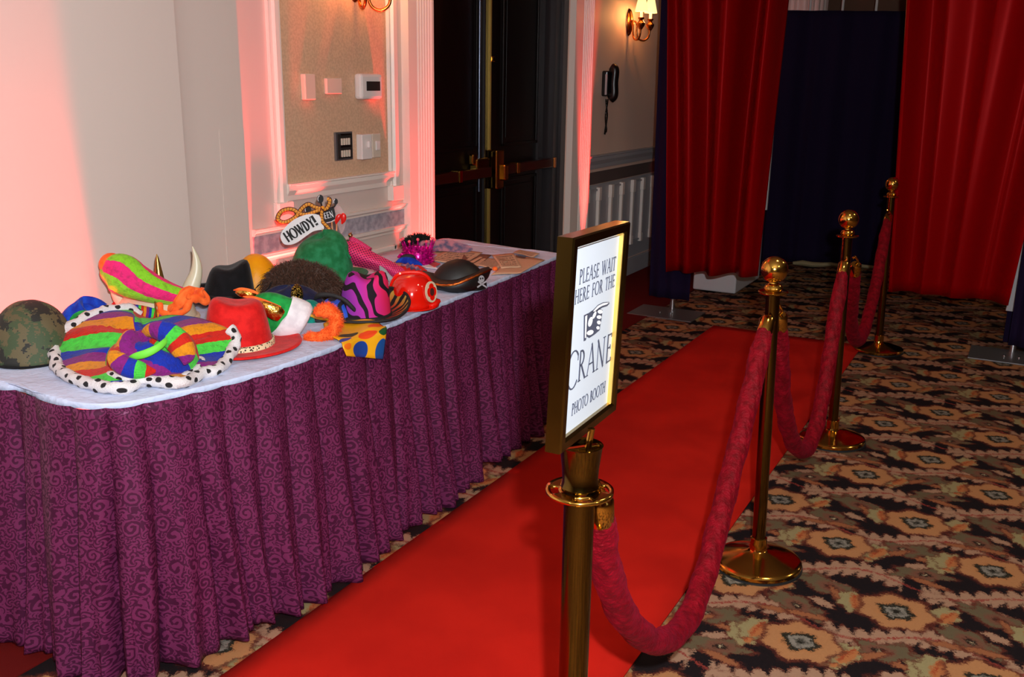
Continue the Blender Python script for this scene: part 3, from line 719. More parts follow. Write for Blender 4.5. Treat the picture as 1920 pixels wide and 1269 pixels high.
# ================================================================ stanchions and ropes
BASE = [(.001, .066), (.026, .066), (.028, .058), (.034, .054), (.060, .050), (.128, .026), (.139, .023), (.143, .019), (.143, .008), (.139, .005), (.001, .005)]
def stanchion(x, y, label, lean=(-.03, -.0), top=1.0):
    t = thing('stanchion', label, 'rope post', (x, y, .0), 0, 'brass ball-top rope posts')
    t.rotation_euler = (0, math.atan2(lean[0], 1.), 0)
    obj('base', G().lathe(BASE[::-1], 64), 'brass', t); obj('floor_ring', G().lathe([(.001, .0), (.146, .0), (.146, .006), (.001, .006)], 48), 'rubber', t)
    obj('base_collar', G().lathe([(.022, .064), (.027, .064), (.027, .1), (.022, .102)], 32), 'brass', t)
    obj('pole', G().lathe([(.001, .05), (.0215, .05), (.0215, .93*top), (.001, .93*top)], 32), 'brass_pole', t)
    h = .93*top
    obj('ring', G().lathe([(.0215, 0), (.043, 0), (.046, .003), (.046, .006), (.043, .008), (.026, .008)], 40, (0, 0, h)), 'brass', t)
    obj('finial', G().lathe([(.024, .006), (.029, .016), (.025, .026), (.014, .032), (.012, .038)]+[(.0415*sin(a), .0745-.0415*cos(a)) for a in [.35+(PI-.35)*i/22 for i in range(23)]], 40, (0, 0, h)), 'brass', t)
    return t
stanchion(-.636, 2.930, 'brass ball-top post nearest the camera beside the red carpet')
stanchion(-.641, 4.245, 'second brass ball-top post, midway along the red carpet')
stanchion(-.688, 5.950, 'farthest brass ball-top post at the far end of the red carpet')
# sign post
t = thing('sign_stanchion', 'brass post with flared cup top carrying the framed sign', 'sign post', (-.60, 1.357, 0))
obj('base', G().lathe(BASE[::-1], 64), 'brass', t); obj('floor_ring', G().lathe([(.001, .0), (.146, .0), (.146, .006), (.001, .006)], 48), 'rubber', t)
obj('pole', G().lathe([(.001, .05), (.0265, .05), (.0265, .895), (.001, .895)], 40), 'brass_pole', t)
g = G(); N = 96
for k in range(N):
    a0, a1 = 2*PI*k/N, 2*PI*(k+1)/N; hole = (k % 24) in range(3, 14)
    rings = [(.026, .036), (.036, .050), (.050, .0575)]
    for i, (r0, r1) in enumerate(rings):
        if i == 1 and hole: continue
        g.add([(r0*cos(a0), r0*sin(a0), .895), (r1*cos(a0), r1*sin(a0), .895), (r1*cos(a1), r1*sin(a1), .895), (r0*cos(a1), r0*sin(a1), .895)], [(0, 1, 2, 3)])
obj('ring', g, 'brass', t, solid=.006)
obj('cup', G().lathe([(.03, .896), (.033, .902), (.030, .912), (.0315, .935), (.036, .972), (.037, .975), (.0345, .975), (.033, .965), (.001, .960)], 48), 'brass_pole', t)
obj('clamp_bar', G().box((-.033, -.006, .960), (.033, .006, .972), Matrix.Rotation(.9, 4, 'Z')), 'brass', t, smooth=False, bevel=.002)
obj('rod', G().tube([(0.008, .004, .955), (.014, .008, 1.004)], .006, 12), 'brass', t)
# sign frame
a, b, c = 1.6237, .0209, .0306
SR = Matrix.Rotation(a, 3, 'Z')@Matrix.Rotation(b, 3, 'X')@Matrix.Rotation(c, 3, 'Y')
sf = thing('framed_notice', 'brass framed white notice asking to wait for the photo booth', 'sign', (-.583, 1.3668, 1.1675)); sf.rotation_euler = SR.to_euler()
SW, SH, ST = .1273, .1676, .0271
def bar(p0, p1, q0, q1):   # outer p0->p1, inner q0->q1 ; section with bevelled front
    g = G(); 
    def P(p, q, k, y): return (p[0]+(q[0]-p[0])*k, y, p[1]+(q[1]-p[1])*k)
    secs = [(0, ST), (0, .003), (.12, 0), (.8, 0), (1, .005), (1, ST)]
    V = [P(p0, q0, k, y) for k, y in secs]+[P(p1, q1, k, y) for k, y in secs]; n = len(secs)
    g.add(V, [(i, (i+1) % n, (i+1) % n+n, i+n) for i in range(n)]+[tuple(range(n)), tuple(range(2*n-1, n-1, -1))]); return g
iw, ih = SW-.0185, SH-.0185
oc = [(-SW, SH), (SW, SH), (SW, -SH), (-SW, -SH)]; ic = [(-iw, ih), (iw, ih), (iw, -ih), (-iw, -ih)]
for i in range(4): obj('frame_bar', bar(oc[i], oc[(i+1) % 4], ic[i], ic[(i+1) % 4]), 'brass_frame', sf, smooth=False)
for a_ in (iw-.0035, -iw): obj('inner_lip', box((a_, .004, -ih), (a_+.0035, .02, ih)), 'brass_lip', sf, smooth=False)
pap = obj('notice', G().box((-iw-.002, .011, -ih-.002), (iw+.002, .014, ih+.002)), 'paper', sf, smooth=False, label='white printed notice')
obj('back_board', G().box((-iw-.004, .015, -ih-.004), (iw+.004, ST-.002, ih+.004)), 'brass_dark', sf, smooth=False)
# ---- a small drawn alphabet: strokes (x0,y0,x1,y1,weight) ; curves as arcs
def arc(cx, cy, rx, ry, a0, a1, w0, w1=None, n=10):
    out = []; w1 = w1 or w0
    for i in range(n):
        t0, t1 = a0+(a1-a0)*i/n, a0+(a1-a0)*(i+1)/n; tm = (t0+t1)/2
        w = w0+(w1-w0)*abs(cos(math.radians(tm)))
        out.append((cx+rx*cos(math.radians(t0)), cy+ry*sin(math.radians(t0)), cx+rx*cos(math.radians(t1)), cy+ry*sin(math.radians(t1)), w))
    return out
K, T_ = .10, .05
def sf_(x, y, w=.22): return [(x-w/2, y, x+w/2, y, .035)]
LET = {
 'P': (.56, [(.14, 0, .14, 1, K)]+arc(.2, .74, .28, .25, -90, 90, T_, K)+[(.14, .99, .2, .99, T_), (.14, .49, .2, .49, T_)]+sf_(.14, 0)+sf_(.1, 1, .14)),
 'L': (.56, [(.14, 0, .14, 1, K), (.14, .02, .52, .02, T_), (.52, 0, .54, .16, T_)]+sf_(.14, 1)),
 'E': (.58, [(.14, 0, .14, 1, K), (.14, .02, .5, .02, T_), (.14, .98, .48, .98, T_), (.14, .52, .42, .52, T_), (.5, 0, .52, .13, T_), (.48, .87, .48, 1, T_), (.42, .45, .42, .6, T_)]),
 'A': (.78, [(.08, 0, .38, 1, T_), (.38, 1.03, .7, 0, K), (.2, .36, .56, .36, T_)]+sf_(.08, 0, .18)+sf_(.7, 0, .2)),
 'S': (.5, arc(.25, .74, .18, .25, 40, 270, T_, K*.8)+arc(.24, .26, .2, .25, 90, -140, T_, K*.9)),
 'W': (1.1, [(.08, 1, .33, 0, K), (.33, 0, .55, .95, T_), (.52, 1, .78, 0, K), (.78, 0, 1.03, 1, T_)]+sf_(.08, 1, .2)+sf_(1.03, 1, .18)+sf_(.53, 1, .2)),
 'I': (.3, [(.15, 0, .15, 1, K)]+sf_(.15, 0)+sf_(.15, 1)),
 'T': (.64, [(.32, 0, .32, 1, K), (.04, .98, .6, .98, T_), (.05, .86, .05, 1, T_), (.6, .86, .6, 1, T_)]+sf_(.32, 0)),
 'H': (.8, [(.14, 0, .14, 1, K), (.66, 0, .66, 1, K), (.14, .52, .66, .52, T_)]+sf_(.14, 0)+sf_(.14, 1)+sf_(.66, 0)+sf_(.66, 1)),
 'R': (.68, [(.14, 0, .14, 1, K)]+arc(.2, .75, .25, .24, -90, 90, T_, K)+[(.14, .98, .2, .98, T_), (.14, .5, .22, .5, T_), (.27, .5, .62, 0, K)]+sf_(.14, 0)+sf_(.64, 0, .14)),
 'F': (.54, [(.14, 0, .14, 1, K), (.14, .98, .48, .98, T_), (.14, .52, .4, .52, T_), (.48, .87, .48, 1, T_), (.4, .45, .4, .6, T_)]+sf_(.14, 0)),
 'O': (.92, arc(.45, .5, .39, .5, 0, 360, T_*.8, K, 22)),
 'N': (.86, [(.14, 0, .14, 1, T_), (.1, 1.02, .7, -.02, K), (.7, 0, .7, 1, T_)]+sf_(.14, 0)+sf_(.7, 1)),
 'C': (.82, arc(.48, .5, .42, .5, 42, 318, T_*.7, K, 18)+[(.79, .7, .79, .86, T_)]),
 'B': (.6, [(.14, 0, .14, 1, K)]+arc(.2, .76, .22, .22, -90, 90, T_, K)+arc(.2, .27, .29, .26, -90, 90, T_, K)+[(.1, .98, .2, .98, T_), (.1, .02, .2, .02, T_)]),
 'D': (.78, [(.14, 0, .14, 1, K)]+arc(.22, .5, .42, .48, -90, 90, T_, K, 14)+[(.08, .98, .22, .98, T_), (.08, .02, .22, .02, T_)]),
 'Y': (.72, [(.34, 0, .34, .48, K), (.06, 1, .34, .48, K), (.62, 1, .34, .48, T_)]+sf_(.34, 0)+sf_(.07, 1, .2)+sf_(.62, 1, .2)),
 '!': (.3, [(.15, .32, .15, 1, K*1.3), (.15, .0, .15, .13, .14)]),
 'Q': (.9, arc(.42, .5, .34, .48, 0, 360, K, K, 20)+[(.5, .2, .82, -.08, K)]),
 'U': (.72, [(.1, .3, .08, 1, K), (.6, .3, .62, 1, K)]+arc(.35, .3, .25, .28, 180, 360, K, K, 10)), ' ': (.42, [])}
def lettering(text, O, ux, uz, nrm, h, width=None, wscale=1., th=.0006, track=.06, hfun=None):
    """O baseline start, ux/uz unit directions, returns one mesh of letter strokes"""
    O, ux, uz, nrm = map(Vector, (O, ux, uz, nrm)); g = G(); tot = sum(LET[c][0]+track for c in text); sx = (width/(tot*h)) if width else 1.
    x = 0.
    for ch in text:
        w, st_ = LET[ch]; hs = hfun(ch) if hfun else 1.
        for (x0, y0, x1, y1, wt) in st_:
            A_ = Vector(((x+x0)*h*sx, y0*h*hs)); B_ = Vector(((x+x1)*h*sx, y1*h*hs)); d = (B_-A_)
            if d.length < 1e-7: continue
            wt2 = wt*wscale*h/2; dn = d.normalized(); pn = Vector((-dn.y, dn.x))*wt2; A2 = A_-dn*wt2*.3; B2 = B_+dn*wt2*.3
            q = [A2+pn, B2+pn, B2-pn, A2-pn]
            g.slab([O+ux*p.x+uz*p.y+nrm*th for p in q], nrm, th*.9)
        x += w+track
    return g
FY = .0108
for txt, x0, z0, h, w_ in (('PLEASE WAIT', -.070, .089, .0225, .166), ('HERE FOR THE', -.084, .060, .0215, .182), ('PHOTO BOOTH', -.066, -.124, .0195, .155)):
    obj('lettering', lettering(txt, (x0, FY, z0), (1, 0, 0), (0, 0, 1), (0, -1, 0), h, w_, wscale=1.15), 'ink', pap if False else sf, smooth=False, label='dark grey serif text')
g = lettering('C', (-.098, FY, -.078), (1, 0, 0), (0, 0, 1), (0, -1, 0), .062, .050, wscale=.8)
g2 = lettering('RANE', (-.050, FY, -.072), (1, 0, 0), (0, 0, 1), (0, -1, 0), .050, .160, wscale=.95)
g.add(g2.V, g2.F); obj('lettering', g, 'ink', sf, smooth=False, label='large dark grey serif name')
# pointing hand print, traced on the notice
_n = np.array(SR@Vector((0, -1, 0))); _o = np.array((-.583, 1.3668, 1.1675))
def sgn(cxp, cyp, lift):
    x, y = 1060+cxp/7.927, 540+cyp/7.931
    d = ray(x, y); p = CAM+d*(((_o-_n*.011)-CAM)@_n/(d@_n)); l = SR.transposed()@Vector(p-_o); return (l.x, .011-lift, l.z)
def pr(polys, key, lift, label):
    g = G()
    for P in polys: g.slab([sgn(x, y, lift) for x, y in P], (0, -1, 0), .0003)
    obj('hand_print', g, key, sf, smooth=False, label=label)
def blob(cx, cy, rx, ry, th=0, n=16):
    return [(cx+rx*cos(a)*cos(th)-ry*sin(a)*sin(th), cy+rx*cos(a)*sin(th)+ry*sin(a)*cos(th)) for a in [2*PI*i/n for i in range(n)]]
pr([[(385, 350), (480, 250), (560, 210), (645, 203), (652, 230), (620, 265), (545, 290), (500, 320), (400, 400)], [(315, 390), (400, 330), (500, 300), (550, 330), (530, 480), (515, 560), (505, 625), (430, 690), (350, 742), (305, 715)], [(272, 405), (330, 375), (318, 690), (300, 775), (268, 790)]], 'ink', .0006, 'dark engraved pointing hand')
pr([[(405, 345), (480, 262), (560, 222), (640, 212), (610, 240), (540, 262), (490, 290), (430, 345)], [(290, 420), (318, 400), (308, 560), (300, 735), (285, 740)], blob(365, 500, 28, 75, .25), blob(510, 350, 36, 30), blob(495, 430, 34, 28), blob(492, 510, 26, 30), blob(478, 590, 22, 26), blob(362, 660, 52, 34, -.5), blob(425, 400, 18, 60, .4)], 'white_print', .0011, 'pale highlights of the hand print')

# ropes
def rope(pts_px, ys, label, seed=0):
    P = [tuple(pyy(x, y, yy)) for (x, y), yy in zip(pts_px, ys)]
    P3 = smooth_path(P, 10); b = P3[0]
    t = thing('velvet_rope', label, 'rope', tuple(b), 0, 'crimson velvet barrier ropes')
    loc = [tuple(p-b) for p in P3]
    n = len(loc); L = sum(np.linalg.norm(np.array(loc[i+1])-np.array(loc[i])) for i in range(n-1))
    rad = [.030*(.78+.22*min(1, min(i, n-1-i)/6)) for i in range(n)]
    rgx = random.Random(seed); ph = rgx.uniform(0, 6)
    # resample finely
    D = smooth_path(loc, 4); rr = [rad[min(n-1, i//4)] for i in range(len(D))]
    obj('velvet_sleeve', G().tube(D, rr, 44, rfn=lambda l_, a: 1+.045*sin(a*2+l_*42+ph)+.03*sin(a*3-l_*31)+.028*sin(a*9+l_*95)+.012*sin(l_*300+a*4)), 'velvet_rope', t)
    for e, (p, q) in enumerate(((loc[0], loc[3]), (loc[-1], loc[-4]))):
        p = Vector(p); d = (p-Vector(q)).normalized()
        if d.z < .3: d = (d+Vector((0, 0, .6))).normalized()
        obj('end_cap', G().tube([p-d*.012, p-d*.004, p+d*.042, p+d*.05], [.023, .0245, .0245, .019], 20), 'brass', t)
        obj('hook', G().tube(smooth_path([p+d*.05, p+d*.065+Vector((.008, 0, 0)), p+d*.085, p+d*.096-Vector((.006, 0, 0)), p+d*.085-Vector((.014, 0, 0))], 4), .0045, 8), 'brass', t)
    return t
rope([(1126, 968), (1130, 1030), (1147, 1100), (1178, 1165), (1232, 1203), (1283, 1170), (1318, 1090), (1345, 990), (1370, 890), (1395, 790), (1418, 690), (1434, 622)],
     [1.415, 1.46, 1.53, 1.64, 1.82, 2.02, 2.20, 2.36, 2.51, 2.65, 2.78, 2.87], 'crimson velvet rope from the sign post to the nearest ball-top post', 1)
rope([(1462, 612), (1463, 680), (1468, 750), (1480, 810), (1496, 842), (1516, 836), (1535, 780), (1552, 690), (1565, 600), (1580, 512)],
     [2.99, 3.06, 3.17, 3.32, 3.48, 3.64, 3.80, 3.95, 4.08, 4.19], 'crimson velvet rope hanging between the nearest and second ball-top posts', 2)
rope([(1603, 510), (1598, 560), (1596, 605), (1603, 638), (1616, 630), (1630, 585), (1643, 530), (1654, 470), (1664, 415)],
     [4.31, 4.42, 4.6, 4.85, 5.1, 5.32, 5.52, 5.7, 5.87], 'crimson velvet rope between the second and farthest ball-top posts', 3)

# ================================================================ photo booth drapes
def drape(name, x0, x1, y0, z0, z1, mk_, label, cat, seed, nf, amp=.03, tx0=None, tx1=None, y1=None, group=None, hemf=None, pinch=0.):
    rg = random.Random(seed); ph = [(rg.uniform(0, 6), rg.uniform(.6, 1.5), rg.uniform(.5, 1)) for _ in range(5)]
    tx0 = x0 if tx0 is None else tx0; tx1 = x1 if tx1 is None else tx1; y1 = y0 if y1 is None else y1
    w = x1-x0; ox, oy = (x0+x1)/2, (y0+y1)/2
    def fn(u, v):
        z = z0+(z1-z0)*v
        if hemf: z += hemf(u)*(1-v)
        xx = (x0+(x1-x0)*u)*(1-v)+(tx0+(tx1-tx0)*u)*v
        if pinch: xx += pinch*v*v*(-sin(2*PI*u))*.5
        d = 0
        for k, (p, f, a) in enumerate(ph[:3]): d += a*sin(2*PI*nf*f*u*(.6+.25*k)+p+.7*v*sin(p*3+u*4))
        d += .9*abs(sin(PI*nf*u+ph[0][0]))-.45
        d *= amp*(.8+.35*v if pinch else 1-.35*v)*(.95 if pinch else .55)
        return (xx-ox, y0+(y1-y0)*u+d-oy, z, u*2, v)
    o = obj(name, G().grid(fn, max(60, int(w*160)), 30), mk_, solid=.002, loc=(ox, oy, 0))
    return tag(o, label, cat, group)
drape('red_curtain', -2.13, -1.515, 6.17, .30, 2.45, 'satin_red', 'shiny red satin curtain left of the booth opening', 'curtain', 5, 3.0, .05, -2.25, -1.47, pinch=.12, hemf=lambda u: .03*u)
drape('red_curtain', -.69, -.03, 6.17, .335, 2.45, 'satin_red', 'shiny red satin curtain right of the booth opening', 'curtain', 9, 4.0, .05, -.80, .12, pinch=.1)
drape('navy_drape', -2.29, -1.99, 6.26, .09, 2.45, 'navy_drape', 'dark navy drape at the left side of the booth', 'drape', 3, 2, .02, -2.32, -1.99)
drape('navy_drape', .0, .5, 6.26, .06, 2.45, 'navy_drape', 'dark navy drape at the right edge beside the white panel', 'drape', 4, 4, .02)
drape('navy_drape', -2.75, .6, 8.15, .02, 2.15, 'navy_drape', 'wide dark navy backdrop at the rear of the booth', 'drape', 6, 15, .035, y1=9.5)
def drape_stand(x, y, label):
    t = thing('drape_stand', label, 'drape stand', (x, y, 0), 0, 'steel base plates of the drape posts')
    obj('base_plate', box((-.23, -.16, 0), (.23, .16, .008)), 'plate_steel', t, smooth=False, bevel=.002)
    obj('upright', G().tube([(0, 0.12, .008), (0, .12, 2.5)], .02, 14), 'chrome', t)
    for sx_ in (-.04, .04): obj('bolt', G().lathe([(.001, .008), (.01, .008), (.009, .016), (.001, .017)], 10, (sx_, -.02, 0)), 'chrome', t)
drape_stand(-2.12, 6.17, 'steel base plate of the drape post left of the red carpet'); drape_stand(.03, 6.22, 'steel base plate of the drape post at right edge')
t = thing('curtain_rail', 'curtain rail above the booth opening', 'curtain rail', (-1.05, 6.19, 2.46)); obj('rail', G().tube([(-1.3, 0, 0), (1.7, 0, 0)], .018, 12), 'chrome', t)
# white machine behind left curtain
t = thing('booth_cabinet', 'white cabinet showing below the left red curtain', 'cabinet', (-2.04, 7.35, 0))
obj('body', G().box((-.165, -.35, .012), (.17, .36, 1.2)), 'white_panel', t, smooth=False, bevel=.012)
for cx, cy in ((.15, .34), (-.14, .34), (.15, -.3), (-.14, -.3)): obj('caster', G().lathe([(.001, -.008), (.012, -.008), (.012, .008), (.001, .008)], 12, (cx, cy, .012), tilt=Matrix.Rotation(PI/2, 3, 'X')), 'chrome', t)
p0 = pyy(1433, 430, 7.9); p1 = pyy(1442, 280, 7.9)
t = thing('white_pole', 'thin white upright standing just behind the left red curtain', 'pole', (p0[0]+.0, 7.9, 0))
obj('pole', G().box((-.035, -.01, .55), (.01, .01, 1.75)), 'white_panel', t, smooth=False); obj('foot', G().box((-.03, -.02, 0), (.0, .02, .55)), 'navy_drape', t, smooth=False)
t = thing('display_board', 'white upright panel between right red curtain and navy drape', 'panel', (-.012, 6.6, 0))
obj('board', G().box((-.03, 0, .2), (.045, .02, 1.3)), 'white_panel', t, smooth=False, bevel=.003); obj('foot', G().box((-.02, -.0, 0), (.045, .02, .2)), 'navy_drape', t, smooth=False)
a = pz(1482, 496); b = pz(1662, 505)
g = G().tube([tuple(a*(1-i/10)+b*i/10+np.array([0.03, -.05, .025+.006*sin(i*2)])-a) for i in range(11)], [.02, .035, .034, .03, .026, .024, .026, .022, .024, .02, .012], 10, k=.7)
o = obj('rolled_cloth', g, 'tan_cloth', loc=tuple(a)); tag(o, 'rolled tan cloth on the floor along the navy backdrop', 'cloth')
# wall grid beyond
t = thing('wire_grid', 'white wire grid standing behind the navy backdrop', 'wire grid', (-1.5, 9.75, 0))
for i in range(9): obj('wire', G().tube([(-1.2+i*.3, 0, .0), (-1.2+i*.3, 0, 3.0-.05)], .012, 8), 'grid_wire', t)
for i in range(8): obj('wire', G().tube([(-1.2, .0, .22+i*.36), (1.2, .0, .22+i*.36)], .012, 8), 'grid_wire', t)
t = thing('white_column', 'pale fluted column far behind the booth, red lit', 'column', (-2.32, 10.3, 0))
obj('shaft', G().grid(lambda u, v: ((.26+.012*abs(sin(u*PI*24)))*cos(u*2*PI), (.26+.012*abs(sin(u*PI*24)))*sin(u*2*PI), 2.99*v), 192, 1), 'trim_paint', t)
uplight_b = lamp('uplight_beam', 'SPOT', (-2.2, 9.9, .15), 130, RED, spot_size=math.radians(40), spot_blend=.5, shadow_soft_size=.03, aim=(-2.25, 10.15, 2.3))
# ================================================================ hats and props on the table
def rad_tube(F_, spec, n=24, k=1., uvs=1., np_=6):
    """spec: (px,py,rpx,dep) -> smooth tube data in the frame of F_"""
    S4 = smooth_path([(*F_.pix(x, y, d), r/F_.s) for x, y, r, d in spec], np_)
    return [tuple(p[:3]) for p in S4], [max(1e-4, float(p[3])) for p in S4]
def loft(F_, spec, k=.8, n=28, uvs=1., rfn=None, np_=6):
    P, R = rad_tube(F_, spec, np_=np_)
    return G().tube(P, R, n, k=k, up=(0, 1, 0), rfn=rfn, uvs=uvs)
def dome(rx, ry, h, p=2.3, n=48, nz=18, fn=None, z0=0., c=(0, 0), ucyc=1.):
    def f(u, v):
        a = u*2*PI; t_ = v*PI/2; r = max(cos(t_), 0)**(2/p); z = sin(t_)**(2/p)
        x, y, zz = rx*r*cos(a), ry*r*sin(a), z0+h*z
        if fn: x, y, zz = fn(x, y, zz, a, v)
        return (x+c[0], y+c[1], zz, u*ucyc, v)
    return G().grid(f, n, nz, True)
def crown_g(rx, ry, h, crease=.25, pinch=.2, n=56, tap=.88, c=(0, 0), z0=0., lean=0., tilt=0.):
    prof = [(1, 0), (.985, .12), (.965, .3), (.94, .5), (.91, .7), (.87, .85), (.80, .95), (.68, 1.0), (.5, 1.0), (.3, .99), (.12, .985), (.001, .985)]
    def f(u, v):
        k, z = prof[round(v*(len(prof)-1))]; a = u*2*PI; k = k*(1-(1-tap)*z)
        x, y = rx*k*cos(a), ry*k*sin(a)
        top = max(0, (z-.45)/.55)
        pin = pinch*top*math.exp(-((cos(a))/.45)**2)*(1 if sin(a) < 0 else .3)
        y *= 1-pin*.5
        zz = h*z-crease*h*math.exp(-(x/(rx*.38))**2)*max(0, (z-.8)/.2)*(1-.4*abs(y)/ry)-.1*h*top*(abs(y)/ry)**2
        zz *= 1+tilt*x/rx
        return (x+c[0]+lean*zz, y+c[1], z0+zz, u, v)
    return G().grid(f, n, len(prof)-1, True)
def brim_g(rx, ry, Rx, Ry, curl, n=72, nr=8, c=(0, 0), z0=.004):
    def f(u, v):
        a = u*2*PI; x = (rx+(Rx-rx)*v)*cos(a); y = (ry+(Ry-ry)*v)*sin(a)
        return (x+c[0], y+c[1], z0+curl(a)*v*v, u, v)
    return G().grid(f, n, nr, True)
def rim_g(Rx, Ry, curl, r, n=72, c=(0, 0), z0=.004, rf=None):
    return G().tube([((Rx*(rf(2*PI*i/n) if rf else 1))*cos(2*PI*i/n)+c[0], (Ry*(rf(2*PI*i/n) if rf else 1))*sin(2*PI*i/n)+c[1], z0+curl(2*PI*i/n)) for i in range(n)], r, 8, closed=True)
def band_g(rx, ry, z0, z1, c=(0, 0), n=56, e=.002):
    return G().lathe([(1+e/rx, z0), (1+2*e/rx, z0+.002), (1+1.4*e/rx, z1-.002), (.98, z1)], n, (c[0], c[1], 0), sx=rx, sy=ry)
def surf_pts(g, n, seed):
    """points and normals on a mesh for fur"""
    rg = np.random.RandomState(seed); V = np.array(g.V); Fq = np.array([f for f in g.F if len(f) == 4])
    A_, B_, C_ = V[Fq[:, 0]], V[Fq[:, 1]], V[Fq[:, 3]]; N_ = np.cross(B_-A_, C_-A_); ar = np.linalg.norm(N_, axis=1)+1e-12
    N_ = N_/ar[:, None]; cen = V.mean(0); i = rg.choice(len(Fq), n, p=ar/ar.sum())
    sg = np.sign(((A_[i]-cen)*N_[i]).sum(1)); sg[sg == 0] = 1; r1, r2 = rg.rand(n, 1), rg.rand(n, 1)
    return A_[i]+(B_[i]-A_[i])*r1+(C_[i]-A_[i])*r2, N_[i]*sg[:, None]

# 1 camouflage helmet
F_ = Fr(64, 668); t = F_.thing('military_helmet', 'round digital camouflage helmet at the left end of the table', 'helmet')
def hf(x, y, z, a, v): 
    fl = .010*max(0, 1-v*5)
    return x*(1+fl*6), y*(1+fl*6), z+.004*sin(a*5+v*3)*(1-v)
obj('shell', dome(.112, .125, .165, 2.25, fn=hf), 'digital_camo', t, solid=.004)
obj('rim', rim_g(.1195, .133, lambda a: .001, .0035), 'black_felt', t)
obj('strap_buckle', G().sphere((-.112, -.05, .012), .014, 12), 'bronze', t)

# 2 blue velvet hat behind
F_ = Fr(163, 638); t = F_.thing('velvet_hat', 'crumpled blue velvet hat with green folds behind camouflage helmet', 'hat')
obj('crown', dome(.098, .085, .122, 2.0, fn=lambda x, y, z, a, v: (x+.008*sin(y*60), y, z*(1+.10*sin(a*3+1)+.05*sin(a*7)))), 'blue_velvet', t)
obj('green_fold', loft(F_, [(128, 612, 1, -.07), (140, 606, 11, -.075), (158, 597, 15, -.08), (175, 598, 12, -.08), (190, 608, 1, -.07)], .5, rfn=lambda l, a: 1+.15*sin(a*4+l*80)), 'green_velvet', t)
obj('red_fold', loft(F_, [(196, 590, 1, .0), (206, 584, 9, .0), (212, 574, 6, .0), (214, 566, 1, .0)], .6), 'red_felt', t)
obj('trailing_fold', loft(F_, [(210, 580, 2, .06), (226, 582, 13, .06), (255, 586, 16, .06), (290, 590, 12, .06), (318, 596, 2, .05)], .6, uvs=24.), 'rainbow_velvet', t)

# 3 rainbow floppy hat with spotted fur trim
F_ = Fr(272, 672); s = F_.s
t = F_.thing('rainbow_hat', 'big floppy rainbow striped hat edged in black-spotted white fur', 'hat')
# brim outline in pixels, clockwise from left; depth guessed from the slope of the brim
out = [(104, 672, -.02), (102, 650, .05), (118, 624, .09), (146, 604, .13), (180, 588, .17), (215, 580, .20), (246, 580, .22), (262, 590, .23), (282, 596, .22), (320, 590, .12), (365, 594, .04), (400, 604, -.03), (430, 617, -.06), (443, 634, -.08), (436, 655, -.11), (424, 676, -.16), (405, 696, -.22), (375, 710, -.25), (340, 717, None), (300, 716, None), (270, 714, None), (235, 727, None), (200, 726, None), (160, 717, None), (128, 704, None), (108, 689, None)]
O3 = smooth_path([F_.pix(*p) if p[2] is not None else F_.loc(pz(p[0], p[1], TZ+.016)) for p in out], 5, closed=True); O3 = [np.array((p[0], p[1], max(p[2], .012))) for p in O3]; NO = len(O3)
cc = np.array(F_.pix(283, 664, -.10))
def br(u, v):
    i = u*NO; a = O3[int(i) % NO]; p = cc*(1-v)+a*v; th_ = u*2*PI
    p = p.copy(); p[2] += .018*sin(th_*9+v*5)*v*(1-v)*1.6+.02*sin(PI*v)*(1 if p[1] < .05 else 1.4)
    p[2] = max(p[2], .006)
    x, y = p[0], p[1]
    su = (y*4.6+x*1.9 if x < -.02 else (y*3.2+p[2]*5.5-x*1.0))+.3*x*x
    return (*p, su*.92+.15, v)
obj('brim', G().grid(br, NO, 18, True), 'rainbow_velvet', t, solid=.004)
obj('fur_trim', G().tube(O3[60:]+O3[:36], .0165, 12, rfn=lambda l, a: 1+.14*sin(l*90+a*2)+.08*sin(l*233)), 'spotted_fur', t, label='white plush edging with black spots')
c2 = F_.pix(283, 672, -.19)
def cr(u, v):
    a = u*2*PI; t_ = v*PI/2; k = cos(t_)**.8
    rx_, ry_ = .118*(1+.09*sin(a*3+.6)), .10*(1+.08*sin(a*2))
    x, y = rx_*k*cos(a), ry_*k*sin(a)
    z = .105*sin(t_)**.8*(1+.22*sin(a*2+.7)+.12*sin(a*5+v*4))-.03*math.exp(-((x+.01)**2+y*y)/.0012)
    return (c2[0]+x, c2[1]+y, max(.0, c2[2]-.035)+z, a/(2*PI)*2.0+v*.3+.08*sin(a*2), v)
obj('crown', G().grid(cr, 72, 20, True), 'rainbow_velvet', t)
ca = [(c2[0]+.122*(1+.09*sin(a*3+.6))*cos(a), c2[1]+.104*(1+.08*sin(a*2))*sin(a), max(.012, c2[2]-.03+.01*sin(a*2))) for a in [2*PI*i/60 for i in range(60)]]
obj('crown_trim', G().tube(ca[26:60]+ca[:6], .012, 10, rfn=lambda l, a: 1+.12*sin(l*120+a)), 'spotted_fur', t)
obj('top_knot', loft(F_, [(240, 670, 1, -.27), (254, 668, 6, -.285), (275, 662, 7, -.295), (295, 652, 6, -.29), (308, 641, 5, -.27), (312, 632, 1, -.25)], .6), 'lime_trim', t)
obj('crown_fold', loft(F_, [(262, 630, 2, -.17), (285, 620, 14, -.20), (312, 624, 20, -.22), (336, 644, 22, -.24), (348, 666, 17, -.26), (346, 684, 2, -.27)], .7, uvs=8.), 'rainbow_velvet', t)
obj('crown_fold', loft(F_, [(222, 650, 2, -.24), (217, 668, 14, -.27), (234, 686, 17, -.29), (264, 694, 15, -.30), (292, 696, 3, -.30)], .7, uvs=8.), 'rainbow_velvet', t)
obj('loose_end', loft(F_, [(404, 703, 1, -.16), (414, 696, 7, -.13), (424, 688, 5, -.10), (427, 678, 1, -.08)], .4), 'red_felt', t)

